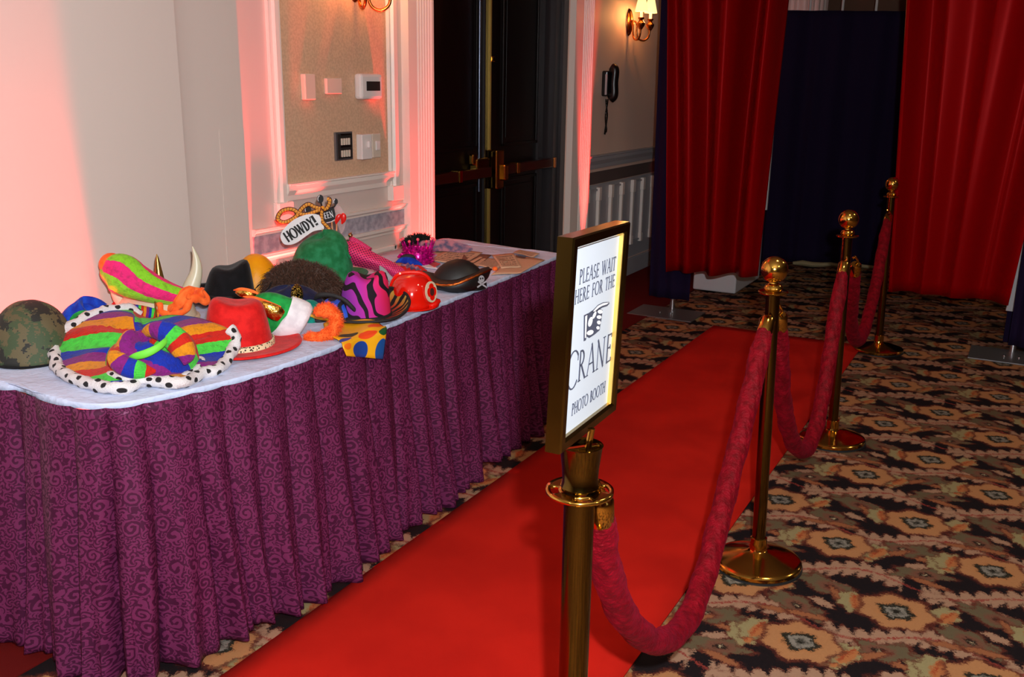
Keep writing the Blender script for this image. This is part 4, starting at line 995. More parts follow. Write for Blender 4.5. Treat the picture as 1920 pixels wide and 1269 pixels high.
# 5 horned helmet
F_ = Fr(294, 604); t = F_.thing('horned_helmet', 'cream horned helmet with brass spike under the neon hat', 'helmet')
obj('shell', dome(.13, .11, .125, 2.2), 'cream_plastic', t, solid=.003); obj('rim', rim_g(.132, .112, lambda a: .006, .008, z0=.008), 'cream_plastic', t)
obj('brass_band', G().tube([(.155*0-.0, -.114*cos(b_), .129*sin(b_)+.002) for b_ in [PI*i/20 for i in range(21)]], .018, 8, k=.2), 'gold_cone', t)
obj('spike', G().lathe([(.001, .285), (.006, .27), (.024, .16), (.026, .14), (.001, .14)], 20, (F_.pix(296, 500)[0], .02, -.06+.0)), 'gold_cone', t, label='pointed brass spike on top')
P, R = rad_tube(F_, [(350, 560, 17, .0), (360, 535, 15, .0), (368, 510, 11, .0), (368, 487, 7, .0), (361, 462, 1, .0)]); obj('horn', G().tube(P, R, 16), 'horn', t)
P, R = rad_tube(F_, [(238, 570, 17, .03), (226, 556, 15, .04), (218, 540, 11, .05), (218, 525, 7, .06), (222, 512, 1, .06)]); obj('horn', G().tube(P, R, 16), 'horn', t)

# 4 neon striped tall hat slumped over it
F_ = Fr(285, 596); t = F_.thing('neon_hat', 'slumped neon lime and pink striped tall hat with orange brim', 'hat')
spec = [(196, 497, 4, -.09), (203, 503, 22, -.10), (224, 510, 35, -.12), (250, 527, 33, -.13), (280, 540, 28, -.14), (310, 549, 23, -.14), (338, 555, 18, -.13), (352, 556, 14, -.12)]
S4 = smooth_path([(*F_.pix(x, y, d), r/F_.s) for x, y, r, d in spec], 7)
P = [Vector(p[:3]) for p in S4]; R = [max(1e-4, float(p[3])) for p in S4]
g = G(); n = 48; V = []; UV = []; Fc = []
for i, p in enumerate(P):
    tt = (P[min(i+1, len(P)-1)]-P[max(i-1, 0)]).normalized(); n2 = (Vector((0, 1, 0))-tt*tt.y).normalized(); n1 = n2.cross(tt)
    for j in range(n+1):
        a = 2*PI*j/n; q = R[i]*(1+.05*sin(a*3+i*.2)); V.append(tuple(p+n1*q*cos(a)+n2*q*.8*sin(a))); UV.append((a/(2*PI)*2.0+.50-i*.0045, i/len(P)))
for i in range(len(P)-1):
    for j in range(n): Fc.append((i*(n+1)+j, i*(n+1)+j+1, (i+1)*(n+1)+j+1, (i+1)*(n+1)+j))
g.add(V, Fc, UV); obj('crown', g, 'neon_velvet', t)
obj('crown_end', G().sphere(F_.pix(209, 496, -.10), 21/F_.s, 20), 'orange_velvet', t, label='orange rounded end of the hat')
# orange frilled brim
def ob(u, v):
    a = (u-.5)*2.6; x0, y0, _z = F_.pix(300+u*82, 582-34*u+8*sin(u*9), -.16); x1, y1, z1 = F_.pix(325+u*56, 556-16*u, -.13)
    zz = _z*(1-v)+z1*v; return (x0*(1-v)+x1*v+.004*sin(v*9+u*14), y0*(1-v)+y1*v+.02*sin(u*16+v*4), zz+.006*sin(u*18+v*5))
obj('brim', G().grid(ob, 40, 12), 'orange_velvet', t, solid=.004)
obj('brim_edge', loft(F_, [(294, 560, 2, -.15), (300, 572, 6, -.16), (304, 586, 5, -.17), (330, 588, 6, -.17), (347, 582, 6, -.17), (358, 562, 7, -.17), (372, 560, 8, -.16), (386, 566, 6, -.15), (388, 556, 5, -.14), (372, 545, 6, -.13), (352, 540, 4, -.12)], .8, rfn=lambda l, a: 1+.15*sin(l*150)), 'orange_velvet', t)
obj('brim_fold', loft(F_, [(322, 585, 2, -.16), (335, 570, 10, -.165), (345, 556, 12, -.16), (357, 545, 9, -.15), (366, 540, 1, -.14)], .6, rfn=lambda l, a: 1+.12*sin(a*5)), 'orange_velvet', t)

# 6 black fedora
F_ = Fr(440, 562); t = F_.thing('black_fedora', 'black felt fedora with upturned brim between white horn and fur', 'hat')
def curl(a): return .022+.065*max(0, cos(a-.2))**3+.015*max(0, -cos(a))**2
cx_ = F_.pix(428, 560)[0]
obj('crown', crown_g(.098, .11, .135, .14, .3, c=(cx_, .02), lean=.1, tilt=.16, tap=.78), 'black_felt', t)
obj('brim', brim_g(.094, .106, .168, .175, curl, c=(cx_+.0, .02)), 'black_felt', t, solid=.004)
obj('hat_band', band_g(.097, .109, .004, .034, (cx_, .02)), 'ink_black', t)
P, R = rad_tube(F_, [(470, 545, 12, .05), (482, 535, 14, .05), (492, 525, 10, .05), (499, 519, 3, .05)]); obj('brim_curl', G().tube(P, R, 14, k=.5), 'black_felt', t)

# 7 yellow hat
F_ = Fr(482, 548); t = F_.thing('yellow_hat', 'smooth bright yellow plastic hat behind the black fedora', 'hat')
obj('shell', dome(.088, .09, .148, 2.1), 'yellow_plastic', t, solid=.003); obj('brim', brim_g(.086, .088, .112, .12, lambda a: -.002), 'yellow_plastic', t, solid=.003)

# 8 red felt hat
F_ = Fr(448, 648); t = F_.thing('red_hat', 'bright red felt hat with leopard print band', 'hat')
obj('crown', crown_g(.104, .112, .148, .09, .5, tap=.86, tilt=-.07), 'red_felt', t, sub=1)
def curl(a): return .006+.012*max(0, -cos(a))+.018*max(0, sin(a))
obj('brim', brim_g(.1, .108, .186, .185, curl), 'red_felt', t, solid=.004); obj('hat_band', band_g(.104, .112, .003, .024), 'leopard_band', t)
obj('brim_binding', rim_g(.186, .185, curl, .003), 'red_felt', t)

# 9 green hat with white cuff and gold
F_ = Fr(530, 622); t = F_.thing('elf_hat', 'green velvet hat lying down with white cuff and gold trims', 'hat')
g = loft(F_, [(462, 566, 3, -.02), (478, 572, 22, -.03), (500, 580, 34, -.04), (525, 592, 38, -.04), (545, 601, 40, -.04)], .85, 36)
obj('crown', g, 'green_velvet', t)
g = loft(F_, [(528, 593, 38, -.04), (534, 596, 43, -.04), (556, 602, 41, -.04), (566, 606, 38, -.04), (570, 608, 30, -.04)], .85, 36, rfn=lambda l, a: 1+.03*sin(a*4+l*30)); obj('cuff', g, 'white_fur', t)
g = loft(F_, [(442, 549, 2, -.03), (448, 549, 6, -.05), (462, 551, 8, -.06), (474, 553, 7, -.06), (480, 553, 1, -.06)], .6); obj('gold_tip', g, 'gold_foil', t)
g = loft(F_, [(438, 544, 1, -.04), (452, 542, 3, -.055), (470, 545, 3, -.065), (484, 550, 2, -.07)], .8); obj('tip_piping', g, 'orange_velvet', t)
g = loft(F_, [(480, 566, 3, -.10), (490, 572, 9, -.115), (505, 580, 13, -.12), (518, 587, 14, -.12), (526, 592, 12, -.115)], .5); obj('gold_strap', g, 'gold_foil', t)
g = loft(F_, [(456, 556, 1, -.07), (475, 559, 4, -.09), (500, 567, 4, -.115), (526, 577, 3, -.12)], .8); obj('strap_piping', g, 'orange_velvet', t)

# 10 navy cap with sequin badge, brown fur hat behind it
F_ = Fr(545, 590); t = F_.thing('beret', 'soft navy beret with gold sequin badge in front of fur hat', 'hat')
obj('crown', dome(.125, .08, .10, 2.2, fn=lambda x, y, z, a, v: (x, y, z*(1+.06*sin(a*3)))), 'navy_felt', t)
px0 = F_.pix(557, 552, -.075)
obj('badge', G().grid(lambda u, v: (px0[0]+.0205*cos(u*2*PI)*cos(v*PI/2), px0[1]-.016*sin(v*PI/2), px0[2]+.036*sin(u*2*PI)*cos(v*PI/2)), 28, 8, True), 'sequin_gold', t)
F_ = Fr(582, 600); t = F_.thing('teal_cap', 'small teal felt cap between sequin badge and blue zebra hat', 'hat')
obj('crown', dome(.045, .05, .07, 2.2), 'teal_felt', t)
F_ = Fr(568, 556); t = F_.thing('fur_hat', 'shaggy dark brown fur hat in the middle of the pile', 'hat')
g = dome(.134, .10, .116, 2.1, fn=lambda x, y, z, a, v: (x*(1+.04*sin(a*3)), y, z*(1-.12*x/.134+.06*sin(a*4+.8)*cos(v)))); obj('base', g, 'brown_fur_under', t)
pts, nr = surf_pts(g, 8000, 4); obj('fur', G().strands(pts, nr, .042, .0026, .5, 4, .9), 'brown_fur', t, smooth=False, kind='stuff')

# 11 tall green hat
F_ = Fr(603, 522); t = F_.thing('green_hat', 'tall green felt hat standing below the cardboard signs', 'hat')
def gh(x, y, z, a, v): return x+.06*z*0, y, z*(1+.04*sin(a*2+2))
def gcr(u, v):
    prof = [(1.12, 0), (1.0, .06), (.95, .25), (.9, .45), (.84, .62), (.76, .76), (.62, .9), (.42, .98), (.2, 1), (.001, 1)]
    k, z = prof[round(v*9)]; a = u*2*PI; return (.132*k*cos(a)+.012*z, .12*k*sin(a), .182*z*(1+.10*cos(a-.6)*z)-.012*math.exp(-((k*cos(a)-.35)**2+(k*sin(a)+.5)**2)/.06), u, v)
obj('crown', G().grid(gcr, 56, 9, True), 'green_felt', t, sub=1); obj('brim', brim_g(.13, .12, .19, .17, lambda a: .02*abs(cos(a))), 'green_felt', t, solid=.004)

# 12 pink sequinned cowl with bells
F_ = Fr(700, 530); t = F_.thing('jester_cowl', 'pink sequinned jester cowl with small bells draped over green hat', 'costume cowl')
def cow(u, v):
    # upper edge / lower edge polylines
    up = [(622, 448), (640, 452), (662, 452), (685, 464), (710, 478), (735, 490), (756, 503), (766, 515)]
    lo = [(627, 462), (636, 484), (650, 494), (672, 500), (700, 506), (722, 516), (738, 524), (752, 524)]
    i = u*7; k = min(6, int(i)); f = i-k
    a = np.array(up[k])*(1-f)+np.array(up[k+1])*f; b = np.array(lo[k])*(1-f)+np.array(lo[k+1])*f
    w = v if v <= .5 else 1-v; side = 1 if v <= .5 else -1
    p = a*(1-2*w)+b*2*w; bul = .055*sin(PI*min(1, 2*w))*sin(PI*(.08+.86*u))
    x, y, z = F_.pix(p[0], p[1], (.16-.16*u)-bul*side); return (x, y, z, u*.42, v*.4)
obj('cowl', G().grid(cow, 56, 32), 'pink_sequins', t)
for sp in ([(640, 466, 9, .09), (632, 458, 8, .10), (624, 453, 5, .11), (619, 452, 1, .11)], [(690, 474, 12, .1), (672, 460, 10, .12), (660, 449, 6, .13), (655, 444, 1, .13)]):
    obj('horn_tip', loft(F_, sp, .8), 'pink_sequins', t)
obj('eye_slit', loft(F_, [(632, 458, 1, .075), (640, 465, 4, .062), (648, 473, 4, .055), (658, 484, 1, .05)], .5), 'green_felt', t)
obj('lining', loft(F_, [(712, 498, 1, -.02), (718, 508, 6, -.03), (728, 520, 6, -.04), (740, 526, 4, -.045), (752, 524, 1, -.045)], .5), 'grey_lining', t)
for bx, by in ((616, 455), (623, 461), (657, 441)):
    p = F_.pix(bx, by, .08); b_ = obj('bell', G().sphere((0, 0, 0), .0095, 14), 'bell_metal', t, loc=p); obj('bell_loop', G().tube([(0, 0, .008), (.006, 0, .013)], .002, 6), 'bell_metal', b_)

# 13 purple zebra hat with tiger brim, 14 blue zebra hat
F_ = Fr(690, 592); t = F_.thing('zebra_hat', 'purple and pink zebra print hat with orange tiger brim', 'hat')
cc = (F_.pix(682, 590)[0], 0)
obj('crown', crown_g(.094, .10, .158, .16, .25, tap=.84, c=cc, lean=.1), 'purple_zebra', t)
def curl(a): return .012+.045*max(0, cos(a-.5))**2+.03*max(0, sin(a))**2
obj('brim', brim_g(.09, .096, .158, .15, curl, c=cc), 'tiger_brim', t, solid=.003)
obj('brim_binding', rim_g(.158, .15, curl, .005, c=cc), 'ink_black', t); obj('hat_band', band_g(.094, .10, .002, .016, cc), 'ink_black', t)
F_ = Fr(636, 594); t = F_.thing('zebra_hat', 'blue and black zebra print hat squashed beside the purple one', 'hat')
obj('crown', dome(.085, .08, .065, 2.0, fn=lambda x, y, z, a, v: (x, y, z*(1+.08*sin(a*3)))), 'blue_zebra', t)
obj('edging', loft(F_, [(590, 560, 2, -.05), (600, 553, 5, -.06), (622, 553, 4, -.07), (645, 562, 4, -.08), (662, 578, 4, -.08), (676, 594, 2, -.07)], .8), 'ink_black', t)

# 15 orange plush braid
F_ = Fr(600, 636); t = F_.thing('fur_braid', 'curled bright orange plush braid beside the white cuff', 'costume braid')
sp = [(572, 632, 6, -.0), (584, 634, 11, -.01), (600, 632, 12, -.01), (616, 625, 12, .0), (627, 611, 12, .0), (628, 596, 11, .02), (618, 583, 12, .03), (602, 585, 12, .03), (592, 591, 5, .03)]
g = loft(F_, sp, 1., 16, rfn=lambda l, a: 1+.12*sin(l*110+a*2)); obj('core', g, 'orange_velvet', t)
pts, nr = surf_pts(g, 3200, 8); obj('plush', G().strands(pts, nr, .012, .0014, .2, 9, .5), 'orange_fur', t, smooth=False, kind='stuff')

# 16 dotted satin and black/yellow cloth
tl = [pz(612, 618, TZ+.006), pz(722, 604, TZ+.008)]
b0 = thing('dotted_tie', 'yellow satin clown tie with big dots hanging over the table edge', 'tie', tuple(pz(680, 620, TZ)))
o_ = np.array(b0.location)
rowsL = [pz(606, 606, TZ+.012), pz(612, 624, TZ+.007), pz(624, 634, TZ+.007), pz(638, 641, TZ+.004)]
rowsR = [pz(690, 590, TZ+.012), pz(706, 600, TZ+.007), pz(714, 606, TZ+.007), pz(723, 612, TZ+.004)]
ed = rowsL[-1]; er = rowsR[-1]
def hang(p, x, y):
    d = ray(x, y); nn = np.cross(er-ed, [0, 0, 1]); nn /= np.linalg.norm(nn); q0 = p+nn*.0; q = CAM+d*(((q0-CAM)@nn)/(d@nn)); return q
nn = np.cross(er-ed, [0, 0, 1]); nn /= np.linalg.norm(nn)
if nn[0] < 0: nn = -nn
rowsL += [hang(ed+nn*.016, 641, 650), hang(ed+nn*.02, 648, 667)]; rowsR += [hang(ed+nn*.018, 724, 624), hang(ed+nn*.03, 718, 673)]
RL, RR = smooth_path(rowsL, 5), smooth_path(rowsR, 5)
nr_ = len(RL)-1
def tief(u, v):
    i = round(v*nr_); a, b = RL[i], RR[i]; p = a*(1-u)+b*u-o_
    dz = (.005*sin(u*9+v*3))*(1 if v < .55 else 0); dn = (.005*sin(u*8+1))*(1 if v > .55 else 0)
    p = p+nn*dn; vv = 0 if v < .35 else (v-.35)/.65
    return (p[0], p[1], p[2]+dz, u, 1-vv if v > .35 else 1.+(.35-v))
obj('cloth', G().grid(tief, 30, nr_), 'dotted_satin', b0, solid=.002)
F_ = Fr(612, 606); t = F_.thing('spotted_cloth', 'black cloth with yellow spots and piping beside orange braid', 'cloth')
obj('cloth', loft(F_, [(568, 590, 2, .02), (590, 598, 10, .02), (615, 604, 11, .03), (640, 600, 12, .05), (652, 596, 3, .05)], .9), 'bumble_cloth', t)
obj('piping', loft(F_, [(562, 581, 2, -.02), (580, 590, 2.5, -.03), (600, 597, 2.5, -.03), (622, 600, 2, -.02)], 1.), 'yellow_trim', t)

# 18 red fire helmet
F_ = Fr(772, 572); t = F_.thing('fire_helmet', 'shiny red toy fire helmet with a front badge', 'helmet')
def fh(x, y, z, a, v): 
    k = 1+.035*abs(sin(a*4))*v; return x*k, y*k, z
obj('shell', dome(.078, .10, .118, 3.0, fn=fh, c=(-.0, 0), nz=24), 'red_gloss', t, solid=.003)
def curl(a): return -.002+.004*abs(sin(a))
obj('brim', brim_g(.078, .098, .100, .128, curl), 'red_gloss', t, solid=.003)
obj('front_bill', loft(F_, [(790, 568, 4, -.02), (806, 569, 8, -.02), (818, 566, 7, -.02), (826, 563, 2, -.02)], 2.6), 'red_gloss', t)
obj('ridge', G().tube([(x_, 0, .118*(1-(abs(x_)/.079)**3)**(1/3)+.003) for x_ in [-.075+.15*i/20 for i in range(21)]], .007, 8, up=(0, 1, 0)), 'red_gloss', t)
bc = F_.pix(807, 547, -.055); bn = Vector((.75, -.66, .12)).normalized(); bu = Vector((0, 0, 1)); bu = (bu-bn*bu.dot(bn)).normalized(); bs = bu.cross(bn)
def disc(c, r1, r2, th, nrm, U_, S_, n=24, fn=None):
    return G().slab([Vector(c)+S_*(r1*cos(2*PI*i/n)*(fn(2*PI*i/n) if fn else 1))+U_*(r2*sin(2*PI*i/n)*(fn(2*PI*i/n) if fn else 1)) for i in range(n)], nrm, th)
bd = obj('badge', disc(Vector(bc)+bn*.006, .03, .038, .006, bn, bu, bs), 'badge_cream', t, smooth=False)
obj('badge_cross', disc(Vector(bc)+bn*.0075, .024, .031, .002, bn, bu, bs, 48, lambda a: .72+.28*abs(cos(2*a))**.6), 'red_gloss', bd, smooth=False)
obj('badge_centre', disc(Vector(bc)+bn*.009, .011, .014, .002, bn, bu, bs), 'badge_dark', bd, smooth=False)

# 19 pirate hat
F_ = Fr(855, 540); t = F_.thing('pirate_hat', 'black pirate hat with gold trim and pale skull print', 'hat')
s = F_.s; cx_ = F_.pix(860, 540)[0]
obj('crown', dome(.112, .08, .112, 1.9, c=(cx_, .02)), 'leather_black', t)
top = [(786, 516), (800, 524), (820, 534), (850, 534), (878, 524), (900, 514), (921, 505)]
bot = [(788, 520), (805, 532), (826, 543), (852, 549), (880, 546), (900, 537), (916, 520)]
dp = [.05, -.02, -.07, -.09, -.08, -.04, .03]
T3 = smooth_path([F_.pix(x, y, d-.015) for (x, y), d in zip(top, dp)], 7); B3 = smooth_path([F_.pix(x, y, d) for (x, y), d in zip(bot, dp)], 7); n_ = len(T3)-1
obj('front_flap', G().grid(lambda u, v: tuple(B3[round(u*n_)]*(1-v)+T3[round(u*n_)]*v+np.array([0, -.008*sin(PI*v), 0])), n_, 6), 'leather_black', t, solid=.004)
def topf(u, v):
    a = T3[round(u*n_)]; b = np.array([a[0]*.8+cx_*.2, .12-.02*cos(u*PI), .03+.02*abs(u-.5)]); return tuple(a*(1-v)+b*v+np.array([0, 0, .015*sin(PI*v)]))
obj('brim', G().grid(topf, n_, 8), 'leather_black', t, solid=.003)
obj('gold_trim', G().tube([p+np.array([0, -.004, .001]) for p in T3[6:]], .0042, 8, rfn=lambda l, a: 1+.25*sin(l*260)), 'antique_brass', t)
sk_ = F_.pix(903, 523, -.062); vn = Vector((.45, -.88, .1)).normalized(); vu = (Vector((.0, 0, 1))-vn*vn.z).normalized(); vs = vu.cross(vn)
q = obj('skull_print', disc(Vector(sk_), .0125, .014, .002, vn, vu, vs), 'grey_lining', t, smooth=False)
for sg in (-1, 1):
    obj('skull_print', G().box((-.022, -.001, -.003), (.022, .001, .003), Matrix.Translation(Vector(sk_)-vu*.02+vn*.001)@Matrix.Rotation(sg*.6, 4, 'Y')), 'grey_lining', t, smooth=False)
    obj('skull_eye', disc(Vector(sk_)+vs*.005*sg+vu*.002+vn*.001, .003, .004, .001, vn, vu, vs, 10), 'ink_black', q, smooth=False)

# 20 tinsel crown, blue band, red-white star
F_ = Fr(784, 496); t = F_.thing('tinsel_crown', 'magenta tinsel crown with beaded spikes near the dark feathers', 'crown')
g = G().lathe([(.05, 0), (.06, .005), (.064, .03), (.058, .06), (.05, .075), (.045, .06), (.042, 0)], 24, (0, 0, 0)); obj('band', g, 'magenta_tinsel', t)
pts, nr = surf_pts(g, 1800, 3); obj('tinsel', G().strands(pts, nr, .02, .0018, -.2, 5, .5), 'magenta_tinsel', t, smooth=False, kind='stuff')
for i in range(7):
    a = PI*(1.0+i/6)+.0; p0_ = Vector((.052*cos(a), .05*sin(a), .055)); p1_ = p0_+Vector((.022*cos(a), .0, .055+.01*(i % 2)))
    sp_ = obj('spike', G().tube([p0_, p1_], [.008, .0025], 8), 'magenta_tinsel', t); obj('bead', G().sphere(tuple(p1_), .007, 10), 'pink_bead', sp_)
obj('side_tinsel', loft(F_, [(745, 482, 1, -.02), (756, 479, 5, -.03), (770, 482, 7, -.04), (782, 486, 2, -.05)], .8, rfn=lambda l, a: 1+.5*sin(l*400+a*3)), 'magenta_tinsel', t)
F_ = Fr(760, 503); t = F_.thing('blue_mask', 'shiny blue party mask lying in front of the tinsel crown', 'mask')
obj('shell', loft(F_, [(742, 492, 1, 0), (752, 488, 5, 0), (768, 489, 7, 0), (782, 493, 5, 0), (792, 497, 1, 0)], .8), 'blue_velvet', t)
obj('top', loft(F_, [(748, 486, 1, .02), (758, 481, 4, .02), (772, 481, 4, .02), (780, 486, 1, .02)], .8), 'ink_black', t)
F_ = Fr(765, 516); t = F_.thing('red_scarf', 'crumpled orange red cloth between pink cowl and pirate hat', 'cloth')
obj('cloth', loft(F_, [(745, 500, 2, .03), (752, 505, 9, .03), (768, 508, 10, .02), (785, 507, 9, .02), (800, 509, 3, .02)], 1.2, rfn=lambda l, a: 1+.15*sin(a*4+l*90)), 'red_felt', t)
obj('purple_bead_string', loft(F_, [(752, 496, 1, -.03), (764, 498, 4, -.03), (778, 502, 4, -.03), (790, 506, 1, -.03)], 1., rfn=lambda l, a: 1+.5*sin(l*300)), 'purple_hair', t)
F_ = Fr(815, 500); t = F_.thing('paper_star', 'red and white jagged paper star behind the pirate hat', 'paper prop')
st_px = [(786, 497), (803, 493), (803, 487), (812, 491), (826, 494), (816, 498), (820, 503), (800, 501)]
obj('white_sheet', G().slab([F_.loc(pz(x, y, .772)) for x, y in st_px], (0, 0, 1), .003), 'white_print', t, smooth=False)
obj('red_center', G().slab([F_.loc(pz(x, y, .774)) for x, y in [(804, 495), (810, 489), (826, 494), (815, 500)]], (0, 0, 1), .002), 'red_felt', t, smooth=False)

# 21 feathers with dark purple fringe
F_ = Fr(775, 470); t = F_.thing('feather_wig', 'long dark purple fringe with black feathered end at the far corner', 'wig')
rg = np.random.RandomState(5)
g = G(); 
for i in range(520):
    k = rg.rand(); w = rg.rand()
    a = np.array(F_.pix(788+rg.rand()*8, 452+k*17, -.05*k)); b = np.array(F_.pix(868+rg.rand()*20*(1-abs(k-.5)), 458+k*14+3*w, -.03-.05*k)); m_ = (a+b)/2+np.array([0, 0, .012*(1-k)+.006*w])
    p = smooth_path([a, m_, b], 3); g.tube([tuple(q_) for q_ in p], [.0022, .002, .002, .0018, .0016, .0014, .0008][:len(p)], 3)
obj('fringe', g, 'purple_hair', t, kind='stuff')
core = loft(F_, [(770, 462, 3, .0), (800, 458, 8, .0), (835, 461, 9, .0), (862, 465, 7, .0), (878, 468, 2, .0)], .9); obj('core', core, 'purple_hair', t)
g = loft(F_, [(757, 464, 2, .0), (765, 459, 8, .0), (780, 452, 9, .02), (797, 448, 5, .02), (806, 447, 1, .02)], .8)
pts, nr = surf_pts(g, 1500, 6); obj('feathers', G().strands(pts, nr, .022, .004, .1, 7, .6), 'dark_feather', t, smooth=False, kind='stuff'); obj('feather_base', g, 'dark_feather', t)

# 22 printed kraft sheets
def sheet(px_, key, label, lift, extra=None):
    P = [pz(x, y, .7665+lift) for x, y in px_]; c_ = sum(P)/len(P)
    t = thing('paper_sheet', label, 'paper', tuple(c_))
    g = G(); g.V = []; q = [p-c_ for p in P]
    def f(u, v):
        p = (q[0]*(1-u)+q[1]*u)*(1-v)+(q[3]*(1-u)+q[2]*u)*v; return (p[0], p[1], p[2]+.0015*sin(u*5+v*4), u, v)
    obj('sheet', G().grid(f, 8, 8), key, t, smooth=True, solid=.0012)
    if extra:
        for (k2, e) in extra:
            obj('printed_block', G().slab([pz(x, y, .7690+lift)-c_ for x, y in e], (0, 0, 1), .0006), k2, t, smooth=False)
    return t
sheet([(700, 508), (830, 484), (880, 462), (790, 470)], 'kraft_plain', 'plain brown sheet under the tinsel crown', .0)
sheet([(920, 516), (975, 512), (1022, 488), (968, 478)], 'kraft_plain', 'blank tan sheet near the table corner', .0008)
sheet([(805, 489), (868, 497), (905, 474), (842, 466)], 'kraft_print', 'brown printed sheet right of the tinsel crown', .0016)
sheet([(863, 496), (895, 501), (922, 478), (870, 474)], 'kraft_dark', 'dark brown sheet with pale strips behind the pirate hat', .003, [('kraft_plain', [(880, 491), (900, 481), (905, 482), (888, 492)]), ('kraft_plain', [(884, 496), (907, 484), (912, 485), (892, 497)]), ('kraft_plain', [(874, 487), (890, 479), (895, 480), (880, 488)])])
sheet([(892, 497), (930, 505), (955, 488), (905, 482)], 'kraft_print_small', 'small printed tan sheet touching the pirate hat tip', .004)
sheet([(940, 503), (978, 500), (963, 475), (922, 477)], 'kraft_print', 'tan sheet with two columns of dark print', .005)
sheet([(962, 474), (1000, 482), (1012, 476), (975, 468)], 'kraft_print_small', 'small printed sheet nearest the table corner', .0062, [('ink', [(969, 480), (985, 483), (987, 481), (971, 478)])])
t = thing('orange_tip', 'little orange plastic piece beside the pirate hat tip', 'prop', tuple(pz(928, 508, TZ))); obj('shell', G().sphere((0, 0, .010), .012, 12, .8), 'orange_velvet', t)

# 23 cardboard signs on sticks, standing in the green hat
F_ = Fr(640, 505)
def prop(name, label, cat): return F_.thing(name, label, cat)
def pth(P, n=8, dep=0., closed=False): return [np.array(F_.pix(x, y, dep)) for x, y in [tuple(q) for q in smooth_path(P, n, closed)]]
def rope_print(t, P, dep, r, closed=False):
    Q = pth(P, 10, dep, closed); g = G(); h = G()
    obj('rope_outline', G().tube([tuple(q+np.array([0, .002, 0])) for q in Q], r*1.5/F_.s, 8, k=.25, up=(0, 1, 0), closed=closed), 'maroon_outline', t)
    obj('rope_print', G().tube([tuple(q) for q in Q], r/F_.s, 10, k=.3, up=(0, 1, 0), closed=closed, uvs=90.), 'rope_print', t)
def stick(t, x0, y0, x1, y1, dep): obj('stick', G().tube([F_.pix(x0, y0, dep), F_.pix(x1, y1, dep+.01)], .0028, 8), 'wood_stick', t)
DEP = -.10
t = prop('lasso_sign', 'flat cut-out of a looped orange lasso rope', 'photo prop')
rope_print(t, [(604, 391), (590, 388), (578, 383), (566, 391), (555, 406), (540, 415), (527, 416), (521, 409), (527, 397), (541, 392), (552, 394), (560, 400), (572, 402), (582, 400), (592, 396), (603, 393), (612, 391), (617, 383), (618, 374), (613, 373)], DEP-.02, 2.7)
rope_print(t, [(604, 392), (603, 402), (605, 415), (614, 425), (621, 434), (626, 444)], DEP-.024, 2.4)
obj('rope_knot', G().sphere(F_.pix(605, 390, DEP-.028), 4/F_.s, 12), 'rope_print', t); stick(t, 626, 440, 632, 500, DEP-.02)
def plate(P, dep, th=.003): return G().slab([F_.pix(x, y, dep) for x, y in P], (0, -1, 0), th)
def ellp(cx, cy, rx, ry, n=20): return [(cx+rx*cos(2*PI*i/n), cy+ry*sin(2*PI*i/n)) for i in range(n)]
t = prop('crown_sign', 'black cut-out crown sign with round tips reading QUEEN', 'photo prop')
obj('board', plate([(603, 386), (612, 392), (621, 388), (626, 389), (629, 401), (628, 413), (612, 419), (604, 416)], DEP), 'ink_black', t, smooth=False)
for (cx_, cy_, rx_, ry_) in ((600.5, 373, 6.2, 8), (629, 378, 4.6, 6), (577, 393, 6.8, 6.6), (618, 378, 3.5, 6)):
    b_ = obj('tip_ball', plate(ellp(cx_, cy_, rx_, ry_), DEP), 'ink_black', t, smooth=False)
    if cx_ != 618:
        hl = [(cx_-rx_*.72*cos(a), cy_-ry_*.8*sin(a)) for a in [-.7+2.0*i/9 for i in range(10)]]
        obj('highlight', G().tube([F_.pix(x, y, DEP-.0045) for x, y in hl], .7/F_.s, 6), 'white_print', b_)
obj('tip_stem', G().tube([F_.pix(602, 380, DEP), F_.pix(604, 390, DEP)], 1.6/F_.s, 6), 'ink_black', t)
obj('tip_stem', G().tube([F_.pix(x, y, DEP) for x, y in ((629, 384), (626, 388), (622, 389))], 1.4/F_.s, 6), 'ink_black', t)
obj('crown_arm', G().tube([F_.pix(x, y, DEP+.002) for x, y in ((577, 399), (588, 402), (600, 400), (606, 396))], 1.8/F_.s, 6), 'ink_black', t)
obj('lower_edge', G().tube([F_.pix(x, y, DEP-.0045) for x, y in ((611, 418), (620, 416), (628, 412))], .7/F_.s, 6), 'white_print', t)
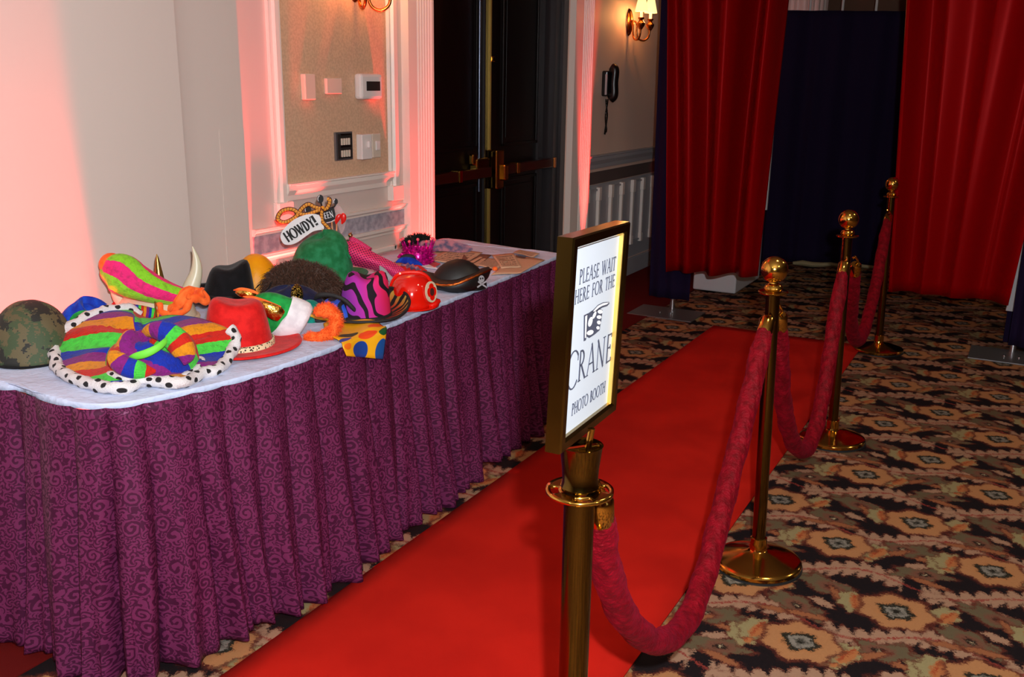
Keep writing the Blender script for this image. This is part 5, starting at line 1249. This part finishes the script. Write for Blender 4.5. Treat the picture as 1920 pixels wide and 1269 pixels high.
o0 = Vector(F_.pix(596, 414.5, DEP-.004)); o1 = Vector(F_.pix(627, 406, DEP-.004)); ux = (o1-o0); W0 = ux.length; ux.normalize(); uz = Vector((0, -1, 0)).cross(ux)*-1; uz = uz if uz.z > 0 else -uz
obj('lettering', lettering('QUEEN', o0, ux, uz, (0, -1, 0), 11/F_.s, W0, wscale=1.2, track=.1), 'white_print', t, smooth=False, label='white hand-drawn capitals'); stick(t, 622, 414, 628, 500, DEP+.004)
t = prop('speech_bubble_sign', 'white speech bubble sign reading HOWDY! in slab letters', 'photo prop')
bub = [(526, 446), (527, 438), (533, 428), (543, 418), (556, 409), (572, 403), (588, 401), (598, 404), (602, 411), (602, 418), (607, 424), (606, 430), (594, 432), (585, 435), (572, 444), (556, 455), (543, 459), (532, 457)]
bub = [tuple(p) for p in smooth_path(bub, 4, closed=True)]
obj('board', plate(bub, DEP-.03), 'white_print', t, smooth=False)
o0 = Vector(F_.pix(540.5, 454, DEP-.0335)); o1 = Vector(F_.pix(597, 420, DEP-.0335)); ux = (o1-o0); W0 = ux.length; ux.normalize(); uz = Vector((0, -1, 0)).cross(ux); uz = uz if uz.z > 0 else -uz
obj('lettering', lettering('HOWDY!', o0, ux, uz, (0, -1, 0), 18/F_.s, W0, wscale=1.9, track=.04), 'ink_black', t, smooth=False, label='black slab capitals'); stick(t, 604, 428, 616, 495, DEP-.028)
t = prop('lips_sign', 'clear paddle with glossy red lips standing beside the crown sign', 'photo prop')
obj('paddle', plate([tuple(p) for p in smooth_path([(627, 386), (634, 384), (643, 394), (648, 412), (646, 428), (640, 438), (634, 424), (628, 404)], 4, closed=True)], DEP+.03, .002), 'clear_plastic', t, smooth=False)
for sp in ([(640, 402, 1, DEP), (636, 405, 4, DEP), (632, 412, 4, DEP), (630, 420, 1, DEP)], [(641, 400, 1, DEP), (644, 404, 4.5, DEP), (644, 412, 4.5, DEP), (641, 420, 1, DEP)]): obj('lip', loft(F_, [(a, b, c, d+.02) for a, b, c, d in sp], .5), 'lip_red', t)
stick(t, 631, 416, 633, 500, DEP+.03)
